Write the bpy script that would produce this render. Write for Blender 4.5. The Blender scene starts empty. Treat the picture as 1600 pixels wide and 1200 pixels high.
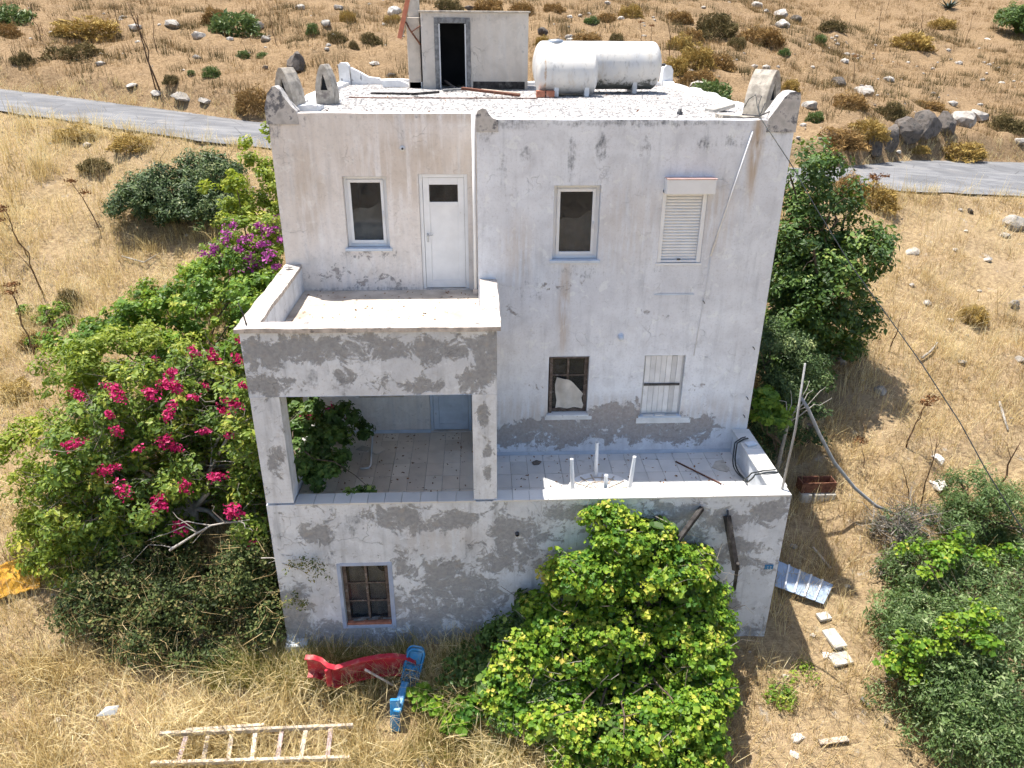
import bpy, bmesh, math, random
import numpy as np
from mathutils import Vector, Matrix

# ------------------------------------------------------------------ camera, sky, sun, exposure
scene = bpy.context.scene
rs = np.random.RandomState(7)
random.seed(7)

CAM = np.array([-0.638, -12.425, 7.367])
YAW, PITCH, ROLL = math.radians(-2.65), math.radians(-25.27), math.radians(0.42)
FPX = 1181.16                                    # focal length in pixels of a 1600 px wide picture
_fw = np.array([-math.sin(YAW)*math.cos(PITCH), math.cos(YAW)*math.cos(PITCH), math.sin(PITCH)])
_r0 = np.array([math.cos(YAW), math.sin(YAW), 0.0]); _u0 = np.cross(_r0, _fw)
_rt = math.cos(ROLL)*_r0 + math.sin(ROLL)*_u0
_up = -math.sin(ROLL)*_r0 + math.cos(ROLL)*_u0

cd = bpy.data.cameras.new('camera'); cam = bpy.data.objects.new('camera', cd)
scene.collection.objects.link(cam); scene.camera = cam
cd.sensor_width = 36.0; cd.lens = 36.0*FPX/1600.0; cd.clip_start = 0.1; cd.clip_end = 2000
cam.matrix_world = Matrix(((_rt[0], _up[0], -_fw[0], CAM[0]), (_rt[1], _up[1], -_fw[1], CAM[1]),
                           (_rt[2], _up[2], -_fw[2], CAM[2]), (0, 0, 0, 1)))

SUN = Vector((-0.235, 0.17, 1.0)).normalized()   # towards the sun: high, behind the house, a little left
world = bpy.data.worlds.new('World'); scene.world = world; world.use_nodes = True
wn = world.node_tree; wn.nodes.clear()
sky = wn.nodes.new('ShaderNodeTexSky'); sky.sky_type = 'NISHITA'; sky.sun_disc = False
sky.sun_elevation = math.asin(SUN.z); sky.sun_rotation = math.atan2(SUN.x, SUN.y)
sky.air_density = 1.0; sky.dust_density = 1.6; sky.ozone_density = 1.0
bg = wn.nodes.new('ShaderNodeBackground'); bg.inputs[1].default_value = 0.102
wo = wn.nodes.new('ShaderNodeOutputWorld')
wn.links.new(sky.outputs[0], bg.inputs[0]); wn.links.new(bg.outputs[0], wo.inputs[0])
sl = bpy.data.lights.new('sun', 'SUN'); sl.energy = 4.5; sl.angle = math.radians(0.53); sl.color = (1.0, 0.95, 0.87)
so = bpy.data.objects.new('sun', sl); scene.collection.objects.link(so)
so.rotation_euler = SUN.to_track_quat('Z', 'Y').to_euler(); so.location = (-8, 8, 40)
scene.view_settings.view_transform = 'Standard'; scene.view_settings.look = 'None'
scene.view_settings.gamma = 1.0; scene.view_settings.exposure = 1.02
scene.view_settings.use_curve_mapping = False
scene.cycles.max_bounces = 5; scene.cycles.diffuse_bounces = 2; scene.cycles.glossy_bounces = 2; scene.cycles.transmission_bounces = 4; scene.cycles.transparent_max_bounces = 6
scene.cycles.use_adaptive_sampling = True; scene.cycles.adaptive_threshold = 0.035; scene.cycles.use_denoising = True
scene.render.use_persistent_data = False

# ------------------------------------------------------------------ helpers
COL = scene.collection
LOC = {}                                          # base of each empty, so parts can be given in world metres

def ray(u, v):
    d = _fw + (u-800)/FPX*_rt - (v-600)/FPX*_up
    return d/np.linalg.norm(d)
def P(u, v, Y):                                   # the point of the place seen at (u, v) of the photo, at depth Y
    d = ray(u, v); return CAM + d*(Y-CAM[1])/d[1]

def tag(o, label=None, cat=None, group=None, kind=None):
    if label: o['label'] = label
    if cat: o['category'] = cat
    if group: o['group'] = group
    if kind: o['kind'] = kind
    return o
def empty(name, loc, label=None, cat=None, group=None):
    o = bpy.data.objects.new(name, None); o.empty_display_size = 0.2
    COL.objects.link(o); o.location = loc; LOC[o] = np.array(loc, float)
    return tag(o, label, cat, group)
def origin(o):
    return LOC.get(o, np.zeros(3)) if o is not None else np.zeros(3)

def link(name, me, mat, parent=None, base=None):
    o = bpy.data.objects.new(name, me); COL.objects.link(o)
    if mat is not None:
        for m in (mat if isinstance(mat, (list, tuple)) else [mat]): me.materials.append(m)
    b = origin(parent) if base is None else np.array(base, float)
    LOC[o] = b
    if parent is not None:
        o.parent = parent
        o.location = b - origin(parent) if base is not None else (0, 0, 0)
    elif base is not None: o.location = b
    return o

class MB:
    """collects shapes in world metres, builds ONE mesh object"""
    def __init__(s): s.v = []; s.f = []; s.sm = []; s.mi = []
    def add(s, v, f, smooth=False, mi=0):
        n = len(s.v); s.v.extend([tuple(map(float, p)) for p in v])
        for q in f: s.f.append(tuple(i+n for i in q)); s.sm.append(smooth); s.mi.append(mi)
        return s
    def box(s, x0, x1, y0, y1, z0, z1, b=0.0, mi=0):
        return s.obox(((x0+x1)/2, (y0+y1)/2, (z0+z1)/2), (1, 0, 0), (0, 1, 0), (0, 0, 1), abs(x1-x0)/2, abs(y1-y0)/2, abs(z1-z0)/2, b, mi)
    def obox(s, c, ax, ay, az, hx, hy, hz, b=0.0, mi=0):
        c = np.array(c, float); ax, ay, az = [np.array(a, float) for a in (ax, ay, az)]
        if b <= 0:
            V = [c+sx*hx*ax+sy*hy*ay+sz*hz*az for sz in (-1, 1) for sy in (-1, 1) for sx in (-1, 1)]
            F = [(0, 2, 3, 1), (4, 5, 7, 6), (0, 1, 5, 4), (2, 6, 7, 3), (0, 4, 6, 2), (1, 3, 7, 5)]
            return s.add(V, F, False, mi)
        b = min(b, hx*.9, hy*.9, hz*.9)
        bm = bmesh.new(); bmesh.ops.create_cube(bm, size=2.0)
        for v in bm.verts: v.co = Vector((v.co.x*hx, v.co.y*hy, v.co.z*hz))
        bmesh.ops.bevel(bm, geom=list(bm.edges), offset=b, segments=1, affect='EDGES')
        bm.verts.index_update()
        V = [c+v.co.x*ax+v.co.y*ay+v.co.z*az for v in bm.verts]; F = [[v.index for v in f.verts] for f in bm.faces]
        bm.free(); return s.add(V, F, False, mi)
    def bar(s, p, q, w, h, up=(0, 0, 1), b=0.0, mi=0):           # a board from p to q
        p, q = np.array(p, float), np.array(q, float); d = q-p; L = np.linalg.norm(d); d = d/L
        a = np.cross(np.array(up, float), d)
        if np.linalg.norm(a) < 1e-4: a = np.cross((1, 0, 0), d)
        a /= np.linalg.norm(a); c = np.cross(d, a)
        return s.obox((p+q)/2, d, a, c, L/2, w/2, h/2, b, mi)
    def tube(s, pts, rad, n=8, cap=True, mi=0):
        pts = [np.array(p, float) for p in pts]; k = len(pts)
        rad = [rad]*k if np.isscalar(rad) else rad
        V = []; a = None
        for i in range(k):
            d = pts[min(i+1, k-1)]-pts[max(i-1, 0)]; d = d/(np.linalg.norm(d)+1e-9)
            if a is None:
                a = np.cross(d, (0, 0, 1) if abs(d[2]) < .9 else (1, 0, 0))
            a = a-d*np.dot(a, d); a /= (np.linalg.norm(a)+1e-9); c = np.cross(d, a)
            for j in range(n):
                t = 2*math.pi*j/n; V.append(pts[i]+rad[i]*(math.cos(t)*a+math.sin(t)*c))
        F = [(i*n+j, i*n+(j+1) % n, (i+1)*n+(j+1) % n, (i+1)*n+j) for i in range(k-1) for j in range(n)]
        s.add(V, F, True, mi)
        if cap:
            m = len(s.v)-k*n
            s.f.append(tuple(m+j for j in reversed(range(n)))); s.sm.append(False); s.mi.append(mi)
            s.f.append(tuple(m+(k-1)*n+j for j in range(n))); s.sm.append(False); s.mi.append(mi)
        return s
    def lathe(s, c, axis, prof, n=24, mi=0):                      # prof: (distance along axis, radius)
        axis = np.array(axis, float); axis /= np.linalg.norm(axis)
        a = np.cross(axis, (0, 0, 1) if abs(axis[2]) < .9 else (1, 0, 0)); a /= np.linalg.norm(a); b = np.cross(axis, a)
        c = np.array(c, float)
        V = [c+axis*t+r*(math.cos(2*math.pi*j/n)*a+math.sin(2*math.pi*j/n)*b) for t, r in prof for j in range(n)]
        F = [(i*n+j, i*n+(j+1) % n, (i+1)*n+(j+1) % n, (i+1)*n+j) for i in range(len(prof)-1) for j in range(n)]
        return s.add(V, F, True, mi)
    def prism(s, poly, y0, y1, mi=0):                             # outline in (x, z), thickness along y
        n = len(poly)
        V = [(x, y0, z) for x, z in poly]+[(x, y1, z) for x, z in poly]
        F = [tuple(range(n)), tuple(reversed(range(n, 2*n)))]+[(i, i+n, (i+1) % n+n, (i+1) % n) for i in range(n)]
        return s.add(V, F, False, mi)
    def build(s, name, mat, parent=None, base=None):
        b = origin(parent) if base is None else np.array(base, float)
        me = bpy.data.meshes.new(name)
        me.from_pydata([tuple(np.array(p)-b) for p in s.v], [], s.f)
        bm = bmesh.new(); bm.from_mesh(me); bmesh.ops.recalc_face_normals(bm, faces=list(bm.faces)); bm.to_mesh(me); bm.free()
        me.polygons.foreach_set('use_smooth', s.sm)
        o = link(name, me, mat, parent, base)
        if isinstance(mat, (list, tuple)): me.polygons.foreach_set('material_index', s.mi)
        return o

def npmesh(name, V, F, mat, parent=None, base=None, smooth=False, attr=None):
    """big meshes: V (n,3), F (m,k) numpy; attr: {name: (n,) or (n,3)}"""
    b = origin(parent) if base is None else np.array(base, float)
    V = np.asarray(V, float)-b; F = np.asarray(F, np.int32)
    me = bpy.data.meshes.new(name)
    me.vertices.add(len(V)); me.vertices.foreach_set('co', V.astype(np.float32).ravel())
    m, k = F.shape
    me.loops.add(m*k); me.loops.foreach_set('vertex_index', F.ravel())
    me.polygons.add(m); me.polygons.foreach_set('loop_start', np.arange(m, dtype=np.int32)*k)
    me.polygons.foreach_set('loop_total', np.full(m, k, np.int32))
    me.polygons.foreach_set('use_smooth', np.full(m, smooth, bool))
    if attr:
        for n, a in attr.items():
            a = np.asarray(a, np.float32)
            if a.ndim == 1: me.attributes.new(n, 'FLOAT', 'POINT').data.foreach_set('value', a)
            else:
                A = np.ones((len(a), 4), np.float32); A[:, :3] = a
                me.attributes.new(n, 'FLOAT_COLOR', 'POINT').data.foreach_set('color', A.ravel())
    me.update(calc_edges=True); me.validate()
    return link(name, me, mat, parent, base)

# value noise, vectorised
_tab = rs.rand(65536)
def vnoise(x, y, z=0.0):
    x, y, z = np.broadcast_arrays(np.asarray(x, float), np.asarray(y, float), np.asarray(z, float))
    xi, yi, zi = [np.floor(a).astype(np.int64) for a in (x, y, z)]
    fx, fy, fz = x-xi, y-yi, z-zi
    fx, fy, fz = [f*f*(3-2*f) for f in (fx, fy, fz)]
    h = lambda a, b, c: _tab[(a*73856093 ^ b*19349663 ^ c*83492791) & 65535]
    r = 0
    for dz in (0, 1):
        for dy in (0, 1):
            for dx in (0, 1):
                r = r+h(xi+dx, yi+dy, zi+dz)*(fx if dx else 1-fx)*(fy if dy else 1-fy)*(fz if dz else 1-fz)
    return r
def fbm(x, y, z=0.0, o=4):
    r = 0; a = .5; t = 0
    for i in range(o):
        r = r+a*vnoise(np.asarray(x)*2**i+17*i, np.asarray(y)*2**i+5*i, np.asarray(z)*2**i); t += a; a *= .5
    return r/t

# ------------------------------------------------------------------ materials
class Nodes:
    def __init__(s, name):
        s.m = bpy.data.materials.new(name); s.m.use_nodes = True; s.t = s.m.node_tree; s.t.nodes.clear()
        s.out = s.t.nodes.new('ShaderNodeOutputMaterial')
    def n(s, t, **kw):
        x = s.t.nodes.new(t)
        for k, v in kw.items(): setattr(x, k, v)
        return x
    def put(s, sock, v):
        if isinstance(v, bpy.types.NodeSocket): s.t.links.new(v, sock)
        elif isinstance(v, tuple) and sock.type == 'RGBA': sock.default_value = (*v, 1) if len(v) == 3 else v
        else: sock.default_value = v
    def coord(s, kind='Object'):
        return s.n('ShaderNodeTexCoord').outputs[kind]
    def pos(s): return s.n('ShaderNodeNewGeometry').outputs['Position']
    def map(s, v, sc):
        x = s.n('ShaderNodeMapping'); s.put(x.inputs[0], v); x.inputs['Scale'].default_value = sc if isinstance(sc, tuple) else (sc,)*3
        return x.outputs[0]
    def noise(s, v, sc, det=4, rough=.55, dist=0.0):
        x = s.n('ShaderNodeTexNoise'); s.put(x.inputs['Vector'], v); x.inputs['Scale'].default_value = sc
        x.inputs['Detail'].default_value = det; x.inputs['Roughness'].default_value = rough; x.inputs['Distortion'].default_value = dist
        return x.outputs[0]
    def voro(s, v, sc, feat='DISTANCE_TO_EDGE'):
        x = s.n('ShaderNodeTexVoronoi', feature=feat); s.put(x.inputs['Vector'], v); x.inputs['Scale'].default_value = sc
        return x.outputs['Distance' if feat == 'DISTANCE_TO_EDGE' else 'Color']
    def ramp(s, v, stops, interp='LINEAR'):
        x = s.n('ShaderNodeValToRGB'); r = x.color_ramp; r.interpolation = interp
        while len(r.elements) < len(stops): r.elements.new(0.5)
        for e, (p, c) in zip(r.elements, stops):
            e.position = p; e.color = (*c, 1) if isinstance(c, tuple) else (c, c, c, 1)
        s.put(x.inputs[0], v); return x.outputs[0]
    def step(s, v, a, b, lo=0.0, hi=1.0):
        x = s.n('ShaderNodeMapRange', interpolation_type='SMOOTHSTEP'); s.put(x.inputs[0], v)
        x.inputs[1].default_value = a; x.inputs[2].default_value = b; x.inputs[3].default_value = lo; x.inputs[4].default_value = hi
        return x.outputs[0]
    def math(s, op, a, b=0.0):
        x = s.n('ShaderNodeMath', operation=op); s.put(x.inputs[0], a); s.put(x.inputs[1], b); return x.outputs[0]
    def mix(s, f, a, b, mode='MIX'):
        x = s.n('ShaderNodeMix', data_type='RGBA', blend_type=mode); s.put(x.inputs[0], f); s.put(x.inputs[6], a); s.put(x.inputs[7], b)
        return x.outputs[2]
    def attr(s, name, out='Fac'):
        x = s.n('ShaderNodeAttribute', attribute_name=name); return x.outputs[out]
    def bump(s, h, d=.01, st=1.0):
        x = s.n('ShaderNodeBump'); s.put(x.inputs['Height'], h); x.inputs['Distance'].default_value = d; x.inputs['Strength'].default_value = st
        return x.outputs[0]
    def bsdf(s, col, rough=.7, spec=.3, metal=0.0, normal=None, **kw):
        x = s.n('ShaderNodeBsdfPrincipled'); s.put(x.inputs['Base Color'], col); s.put(x.inputs['Roughness'], rough)
        x.inputs['Specular IOR Level'].default_value = spec; x.inputs['Metallic'].default_value = metal
        if normal is not None: s.put(x.inputs['Normal'], normal)
        for k, v in kw.items(): s.put(x.inputs[k], v)
        return x.outputs[0]
    def done(s, sh): s.t.links.new(sh, s.out.inputs[0]); return s.m

def simple(name, col, rough=.6, spec=.3, metal=0.0, var=.25, sc=6.0, bump=.003, dirt=None, dsc=3.0, damt=(.55, .75), each=0.0):
    """weathered plain material: colour with large and fine variation, dirt patches and a little relief"""
    N = Nodes(name); v = N.pos()
    a = N.noise(v, sc, 5); f = N.step(a, .3, .7)
    lo = tuple(c*(1-var) for c in col); c = N.mix(f, lo, tuple(min(1, c*(1+var*.4)) for c in col))
    if dirt: c = N.mix(N.step(N.noise(v, dsc, 6, .65), *damt), c, dirt)
    if each:
        oi = N.n('ShaderNodeObjectInfo'); hs = N.n('ShaderNodeHueSaturation'); N.put(hs.inputs['Color'], c)
        N.put(hs.inputs['Value'], N.step(oi.outputs['Random'], 0, 1, 1-each, 1+each*.6)); c = hs.outputs[0]
    nm = N.bump(N.noise(v, sc*7, 4), bump) if bump else None
    return N.done(N.bsdf(c, rough, spec, metal, nm))

def plaster(name, base, tint, cement=(.36, .32, .30), crack=.5, peel_noise=.85, stain=.5, soft=.08):
    """old lime-washed render: attribute 'wear' R = flaking to cement, G = black mould, B = rust/ochre wash"""
    N = Nodes(name); v = N.pos()
    w = N.n('ShaderNodeSeparateColor'); N.put(w.inputs[0], N.attr('wear', 'Color'))
    big = N.noise(v, .8, 4); mid = N.noise(v, 3.2, 5, .6, .4); fine = N.noise(v, 16, 6, .65)
    c = N.mix(N.step(big, .35, .68), base, tint)
    c = N.mix(N.step(mid, .42, .72, 0, .55), c, tuple(x*.86 for x in tint))
    # repainted lighter blots
    c = N.mix(N.step(N.noise(v, 5.5, 3, .5, .8), .60, .66, 0, .5), c, tuple(min(.88, x*1.08) for x in base))
    c = N.mix(N.step(N.noise(v, 24, 6, .75), .50, .72, 0, .42), c, (.42, .42, .43))
    c = N.mix(N.step(N.noise(v, 8.5, 7, .75), .55, .70, 0, .38), c, (.48, .455, .43))
    # grimy vertical washes
    sv = N.map(v, (5.0, 5.0, .55)); wash = N.noise(sv, 1.3, 5, .6)
    c = N.mix(N.step(wash, .50, .78, 0, stain), c, (.36, .38, .41))
    c = N.mix(N.step(N.noise(N.map(v, (2.2, 2.2, .9)), 2.6, 7, .72), .52, .72, 0, stain*.6), c, (.40, .42, .46))
    c = N.mix(N.math('MULTIPLY', w.outputs[2], N.step(N.noise(sv, 2.2, 4), .3, .6)), c, (.46, .34, .22))
    mm = N.math('ADD', w.outputs[1], N.math('MULTIPLY', N.math('SUBTRACT', N.noise(v, 9, 6, .7), .5), 1.3))
    mv = N.noise(N.map(v, (9, 9, 1.6)), 2.0, 6, .7)
    mm = N.math('ADD', mm, N.math('MULTIPLY', N.math('SUBTRACT', mv, .5), .9))
    c = N.mix(N.step(mm, .40, .95, 0, .85), c, (.085, .095, .115))
    # flaking
    pn = N.math('ADD', w.outputs[0], N.math('MULTIPLY', N.math('SUBTRACT', N.noise(v, 3.8, 10, .74, .6), .5), 2*peel_noise))
    pn = N.math('ADD', pn, N.math('MULTIPLY', N.math('SUBTRACT', N.noise(v, 19, 6, .7), .5), .55))
    pk = N.math('MULTIPLY', N.step(pn, .51-soft, .51+soft), .92)
    cem = N.mix(N.step(fine, .3, .7), tuple(x*.8 for x in cement), tuple(x*1.12 for x in cement))
    cem = N.mix(N.step(N.noise(v, 7, 4), .55, .75, 0, .5), cem, (.42, .37, .31))
    c = N.mix(pk, c, cem)
    rim = N.math('MULTIPLY', N.step(pn, .44, .50), N.step(pn, .56, .50))
    c = N.mix(N.math('MULTIPLY', rim, .35), c, (.2, .19, .19))
    # hairline cracks
    dv = N.n('ShaderNodeVectorMath', operation='ADD'); N.put(dv.inputs[0], v)
    wob = N.n('ShaderNodeVectorMath', operation='SCALE'); x = N.n('ShaderNodeTexNoise'); N.put(x.inputs['Vector'], v); x.inputs['Scale'].default_value = 3.5; x.inputs['Detail'].default_value = 6
    N.put(wob.inputs[0], x.outputs['Color']); wob.inputs['Scale'].default_value = .55; N.put(dv.inputs[1], wob.outputs[0])
    vc = N.voro(N.map(dv.outputs[0], (1.0, 1.0, 1.35)), 1.15)
    ck = N.math('MULTIPLY', N.step(vc, .007, .001), N.step(N.noise(v, 1.1, 3), .52, .70))
    vc2 = N.voro(dv.outputs[0], 4.2)
    ck2 = N.math('MULTIPLY', N.step(vc2, .013, .002), N.step(N.noise(v, 1.7, 3), .55, .70))
    ck = N.math('MAXIMUM', ck, N.math('MULTIPLY', ck2, .7))
    c = N.mix(N.math('MULTIPLY', ck, crack), c, (.12, .11, .11))
    h = N.math('SUBTRACT', N.math('MULTIPLY', fine, .25), N.math('ADD', N.math('MULTIPLY', pk, .6), N.math('MULTIPLY', ck, .8)))
    h = N.math('ADD', h, N.math('MULTIPLY', mid, .8))
    return N.done(N.bsdf(c, .9, .15, 0, N.bump(h, .009)))

M = {}
M['wall_r'] = plaster('plaster_blue_white', (.79, .815, .86), (.69, .705, .745), crack=.30, stain=.42)
M['wall_l'] = plaster('plaster_cream_white', (.84, .795, .76), (.76, .705, .655), crack=.32, stain=.35)
M['wall_f'] = plaster('plaster_flaking', (.72, .755, .805), (.60, .63, .675), cement=(.30, .305, .315), crack=.4, peel_noise=1.0, stain=.7, soft=.12)
M['hut'] = plaster('plaster_hut', (.62, .57, .51), (.52, .48, .43), crack=.4, stain=.2)
M['coping'] = simple('coping_cement', (.56, .50, .45), .9, .1, var=.35, sc=9, bump=.006, dirt=(.22, .20, .19), dsc=7, damt=(.56, .68))
M['horn'] = simple('horn_plaster', (.60, .57, .54), .9, .1, var=.35, sc=5, bump=.006, dirt=(.17, .17, .18), dsc=5, damt=(.5, .62))
M['cowl'] = simple('cowl_cement', (.50, .45, .38), .9, .1, var=.35, sc=8, bump=.006, dirt=(.24, .21, .19), dsc=6, damt=(.52, .68))
M['limewash'] = simple('limewash', (.78, .78, .78), .9, .1, var=.12, sc=6, bump=.006, dirt=(.30, .29, .29), dsc=6, damt=(.60, .68))
M['screed'] = simple('balcony_screed', (.58, .51, .43), .9, .1, var=.25, sc=2.2, bump=.003, dirt=(.36, .30, .25), dsc=1.8, damt=(.48, .72))
M['pvc'] = simple('white_pvc', (.80, .81, .82), .35, .5, var=.06, sc=4, bump=0, dirt=(.55, .53, .50), dsc=9, damt=(.66, .8))
M['pvc_old'] = simple('aged_white_paint', (.72, .72, .72), .6, .3, var=.12, sc=5, bump=.002, dirt=(.45, .43, .40), dsc=7, damt=(.62, .75), each=.2)
M['bluewhite'] = simple('pale_blue_paint', (.60, .66, .74), .5, .3, var=.12, sc=4, bump=.001, dirt=(.40, .42, .45), dsc=6, damt=(.6, .8))
M['blue_paint'] = simple('blue_surround_paint', (.40, .47, .62), .85, .1, var=.2, sc=3, bump=.002, dirt=(.42, .46, .56), dsc=2.3, damt=(.45, .7))
M['oldwood'] = simple('weathered_brown_wood', (.16, .125, .105), .85, .1, var=.45, sc=14, bump=.004, dirt=(.30, .27, .25), dsc=11, damt=(.55, .7))
M['greywood'] = simple('grey_wood', (.22, .22, .22), .85, .1, var=.4, sc=12, bump=.003, dirt=(.35, .34, .32), dsc=9, damt=(.6, .7))
M['palewood'] = simple('sun_bleached_wood', (.60, .51, .41), .85, .1, var=.35, sc=11, bump=.004, dirt=(.34, .27, .22), dsc=7, damt=(.55, .7), each=.2)
M['mauvewood'] = simple('old_mauve_painted_wood', (.42, .32, .31), .85, .1, var=.35, sc=11, bump=.004, dirt=(.55, .47, .40), dsc=9, damt=(.52, .66))
M['darkwood'] = simple('dark_timber', (.055, .05, .048), .85, .15, var=.5, sc=10, bump=.004, dirt=(.13, .12, .11), dsc=6, damt=(.5, .7))
M['redboard'] = simple('orange_red_board', (.55, .20, .12), .7, .2, var=.2, sc=6, bump=.002, dirt=(.66, .45, .36), dsc=6, damt=(.55, .75))
M['rust'] = simple('rusty_iron', (.17, .075, .05), .85, .2, var=.5, sc=9, bump=.004, dirt=(.30, .14, .08), dsc=8, damt=(.5, .7))
M['brick'] = simple('red_brick', (.46, .19, .12), .9, .1, var=.3, sc=9, bump=.004, dirt=(.6, .4, .33), dsc=9, damt=(.58, .7))
M['steel'] = simple('dark_steel', (.07, .07, .075), .5, .4, .5, var=.4, sc=12, bump=.001)
M['zinc'] = simple('galvanised', (.50, .53, .56), .4, .5, .6, var=.15, sc=7, bump=0)
M['rubber'] = simple('black_hose_rubber', (.025, .03, .03), .5, .4, var=.3, sc=9, bump=0)
M['void'] = simple('painted_interior_dark', (.03, .032, .036), .95, .05, var=.2, sc=2, bump=0)  # near-black colour that paints the dark of the hut interior and vent holes
M['concrete'] = simple('concrete_slab', (.52, .49, .44), .9, .1, var=.25, sc=6, bump=.006, dirt=(.33, .30, .26), dsc=5, damt=(.55, .72))
M['tileb'] = simple('beige_floor_tile', (.70, .61, .51), .45, .4, var=.12, sc=2.2, bump=0, dirt=(.42, .34, .27), dsc=2.0, damt=(.56, .85), each=.07)
M['tileb2'] = simple('beige_floor_tile_pale', (.76, .68, .58), .45, .4, var=.12, sc=2.2, bump=0, dirt=(.46, .38, .30), dsc=2.0, damt=(.56, .85), each=.07)
M['tilew'] = simple('pale_terrace_tile', (.66, .65, .63), .4, .4, var=.1, sc=2.2, bump=0, dirt=(.40, .37, .33), dsc=2.2, damt=(.56, .85), each=.07)
M['tilew2'] = simple('pale_terrace_tile_grey', (.60, .60, .59), .4, .4, var=.1, sc=2.2, bump=0, dirt=(.38, .35, .31), dsc=2.2, damt=(.56, .85), each=.07)
M['grout'] = simple('grout', (.34, .31, .29), .9, .1, var=.2, sc=9, bump=.002)
M['pinkstrip'] = simple('faded_pink_strip', (.70, .48, .42), .7, .2, var=.15, sc=5, bump=0)
M['curtain'] = simple('torn_pale_curtain', (.58, .55, .50), .9, .1, var=.2, sc=5, bump=.004)
M['redplastic'] = simple('faded_red_plastic', (.46, .025, .045), .45, .4, var=.25, sc=4, bump=.001, dirt=(.48, .22, .19), dsc=5, damt=(.45, .75))
M['blueplastic'] = simple('faded_blue_plastic', (.025, .23, .50), .45, .4, var=.2, sc=4, bump=.001, dirt=(.20, .36, .48), dsc=5, damt=(.45, .75))
M['plateblue'] = simple('blue_plate', (.02, .17, .36), .4, .4, var=.1, sc=8, bump=0)
M['tarp'] = simple('orange_tarp', (.62, .33, .04), .7, .2, var=.35, sc=5, bump=.01, dirt=(.34, .17, .04), dsc=5, damt=(.52, .68))
M['sheet'] = simple('pale_blue_sheet_metal', (.34, .42, .54), .55, .3, 0.0, var=.15, sc=5, bump=0, dirt=(.36, .36, .37), dsc=5, damt=(.6, .8))
M['bark'] = simple('bark', (.15, .115, .085), .95, .05, var=.45, sc=12, bump=.008)
M['greybark'] = simple('grey_bare_twigs', (.40, .37, .33), .9, .1, var=.3, sc=14, bump=.003)
M['stalk'] = simple('dry_stalk', (.17, .105, .065), .9, .1, var=.4, sc=14, bump=.002)
M['greypipe'] = simple('grey_weathered_pipe', (.33, .33, .33), .6, .3, var=.2, sc=8, bump=.002, dirt=(.45, .42, .38), dsc=8)
M['rock'] = simple('limestone', (.47, .43, .38), .95, .1, var=.4, sc=3.5, bump=.03, dirt=(.20, .19, .19), dsc=4, damt=(.52, .66), each=.2)
M['darkrock'] = simple('dark_lichened_rock', (.19, .165, .145), .95, .1, var=.5, sc=4, bump=.03, dirt=(.09, .085, .08), dsc=4, damt=(.5, .66), each=.2)
M['whiterock'] = simple('pale_stone', (.66, .63, .58), .95, .1, var=.2, sc=3.5, bump=.02, dirt=(.42, .37, .30), dsc=4, damt=(.56, .7))

def m_roof():
    N = Nodes('roof_gravel_limewash'); v = N.coord()
    g = N.voro(v, 26, 'F1'); f = N.noise(v, 40, 4, .7); b = N.noise(v, 1.6, 4)
    c = N.mix(N.step(f, .35, .65), (.38, .36, .345), (.52, .50, .485))
    c = N.mix(N.step(b, .45, .75, 0, .6), c, (.45, .415, .39))
    c = N.mix(N.step(N.noise(v, 34, 5, .7), .58, .75, 0, .5), c, (.30, .28, .26))
    return N.done(N.bsdf(c, .95, .1, 0, N.bump(N.math('ADD', N.noise(v, 30, 3), N.math('MULTIPLY', f, .6)), .03)))
M['roof'] = m_roof()
def m_tank():
    N = Nodes('tank_white_grp'); v = N.coord()
    c = N.mix(N.step(N.noise(v, 2.2, 4), .35, .7), (.66, .63, .58), (.55, .55, .55))
    sp = N.noise(N.map(v, (6, 6, 2.0)), 2.0, 6, .7)
    c = N.mix(N.step(sp, .54, .68, 0, .65), c, (.33, .32, .30))
    c = N.mix(N.step(N.noise(N.map(v, (3, 3, .8)), 2.4, 5, .65), .52, .7, 0, .5), c, (.50, .43, .34))
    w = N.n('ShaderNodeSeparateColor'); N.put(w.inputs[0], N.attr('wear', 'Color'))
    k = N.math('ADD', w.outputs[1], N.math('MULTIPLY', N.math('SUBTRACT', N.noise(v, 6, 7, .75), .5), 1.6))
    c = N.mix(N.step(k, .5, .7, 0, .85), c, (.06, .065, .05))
    k2 = N.math('ADD', w.outputs[2], N.math('MULTIPLY', N.math('SUBTRACT', N.noise(v, 8, 6, .7), .5), 1.2))
    c = N.mix(N.step(k2, .5, .75, 0, .8), c, (.42, .28, .17))
    return N.done(N.bsdf(c, .45, .4, 0, N.bump(N.noise(v, 20, 3), .002)))
M['tank'] = m_tank()
def m_glass(name, rough=.04, op=(.6, .8)):
    N = Nodes(name); v = N.coord()
    b = N.bsdf((.022, .040, .062), rough, 1.0); t = N.n('ShaderNodeBsdfTransparent'); t.inputs[0].default_value = (.75, .76, .76, 1)
    mx = N.n('ShaderNodeMixShader'); N.put(mx.inputs[0], N.step(N.noise(v, 3, 4), .3, .7, *op)); N.put(mx.inputs[1], t.outputs[0]); N.put(mx.inputs[2], b)
    return N.done(mx.outputs[0])
M['glass'] = m_glass('window_glass', op=(.18, .34)); M['dirtyglass'] = m_glass('dusty_glass', rough=.25, op=(.15, .35))

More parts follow.
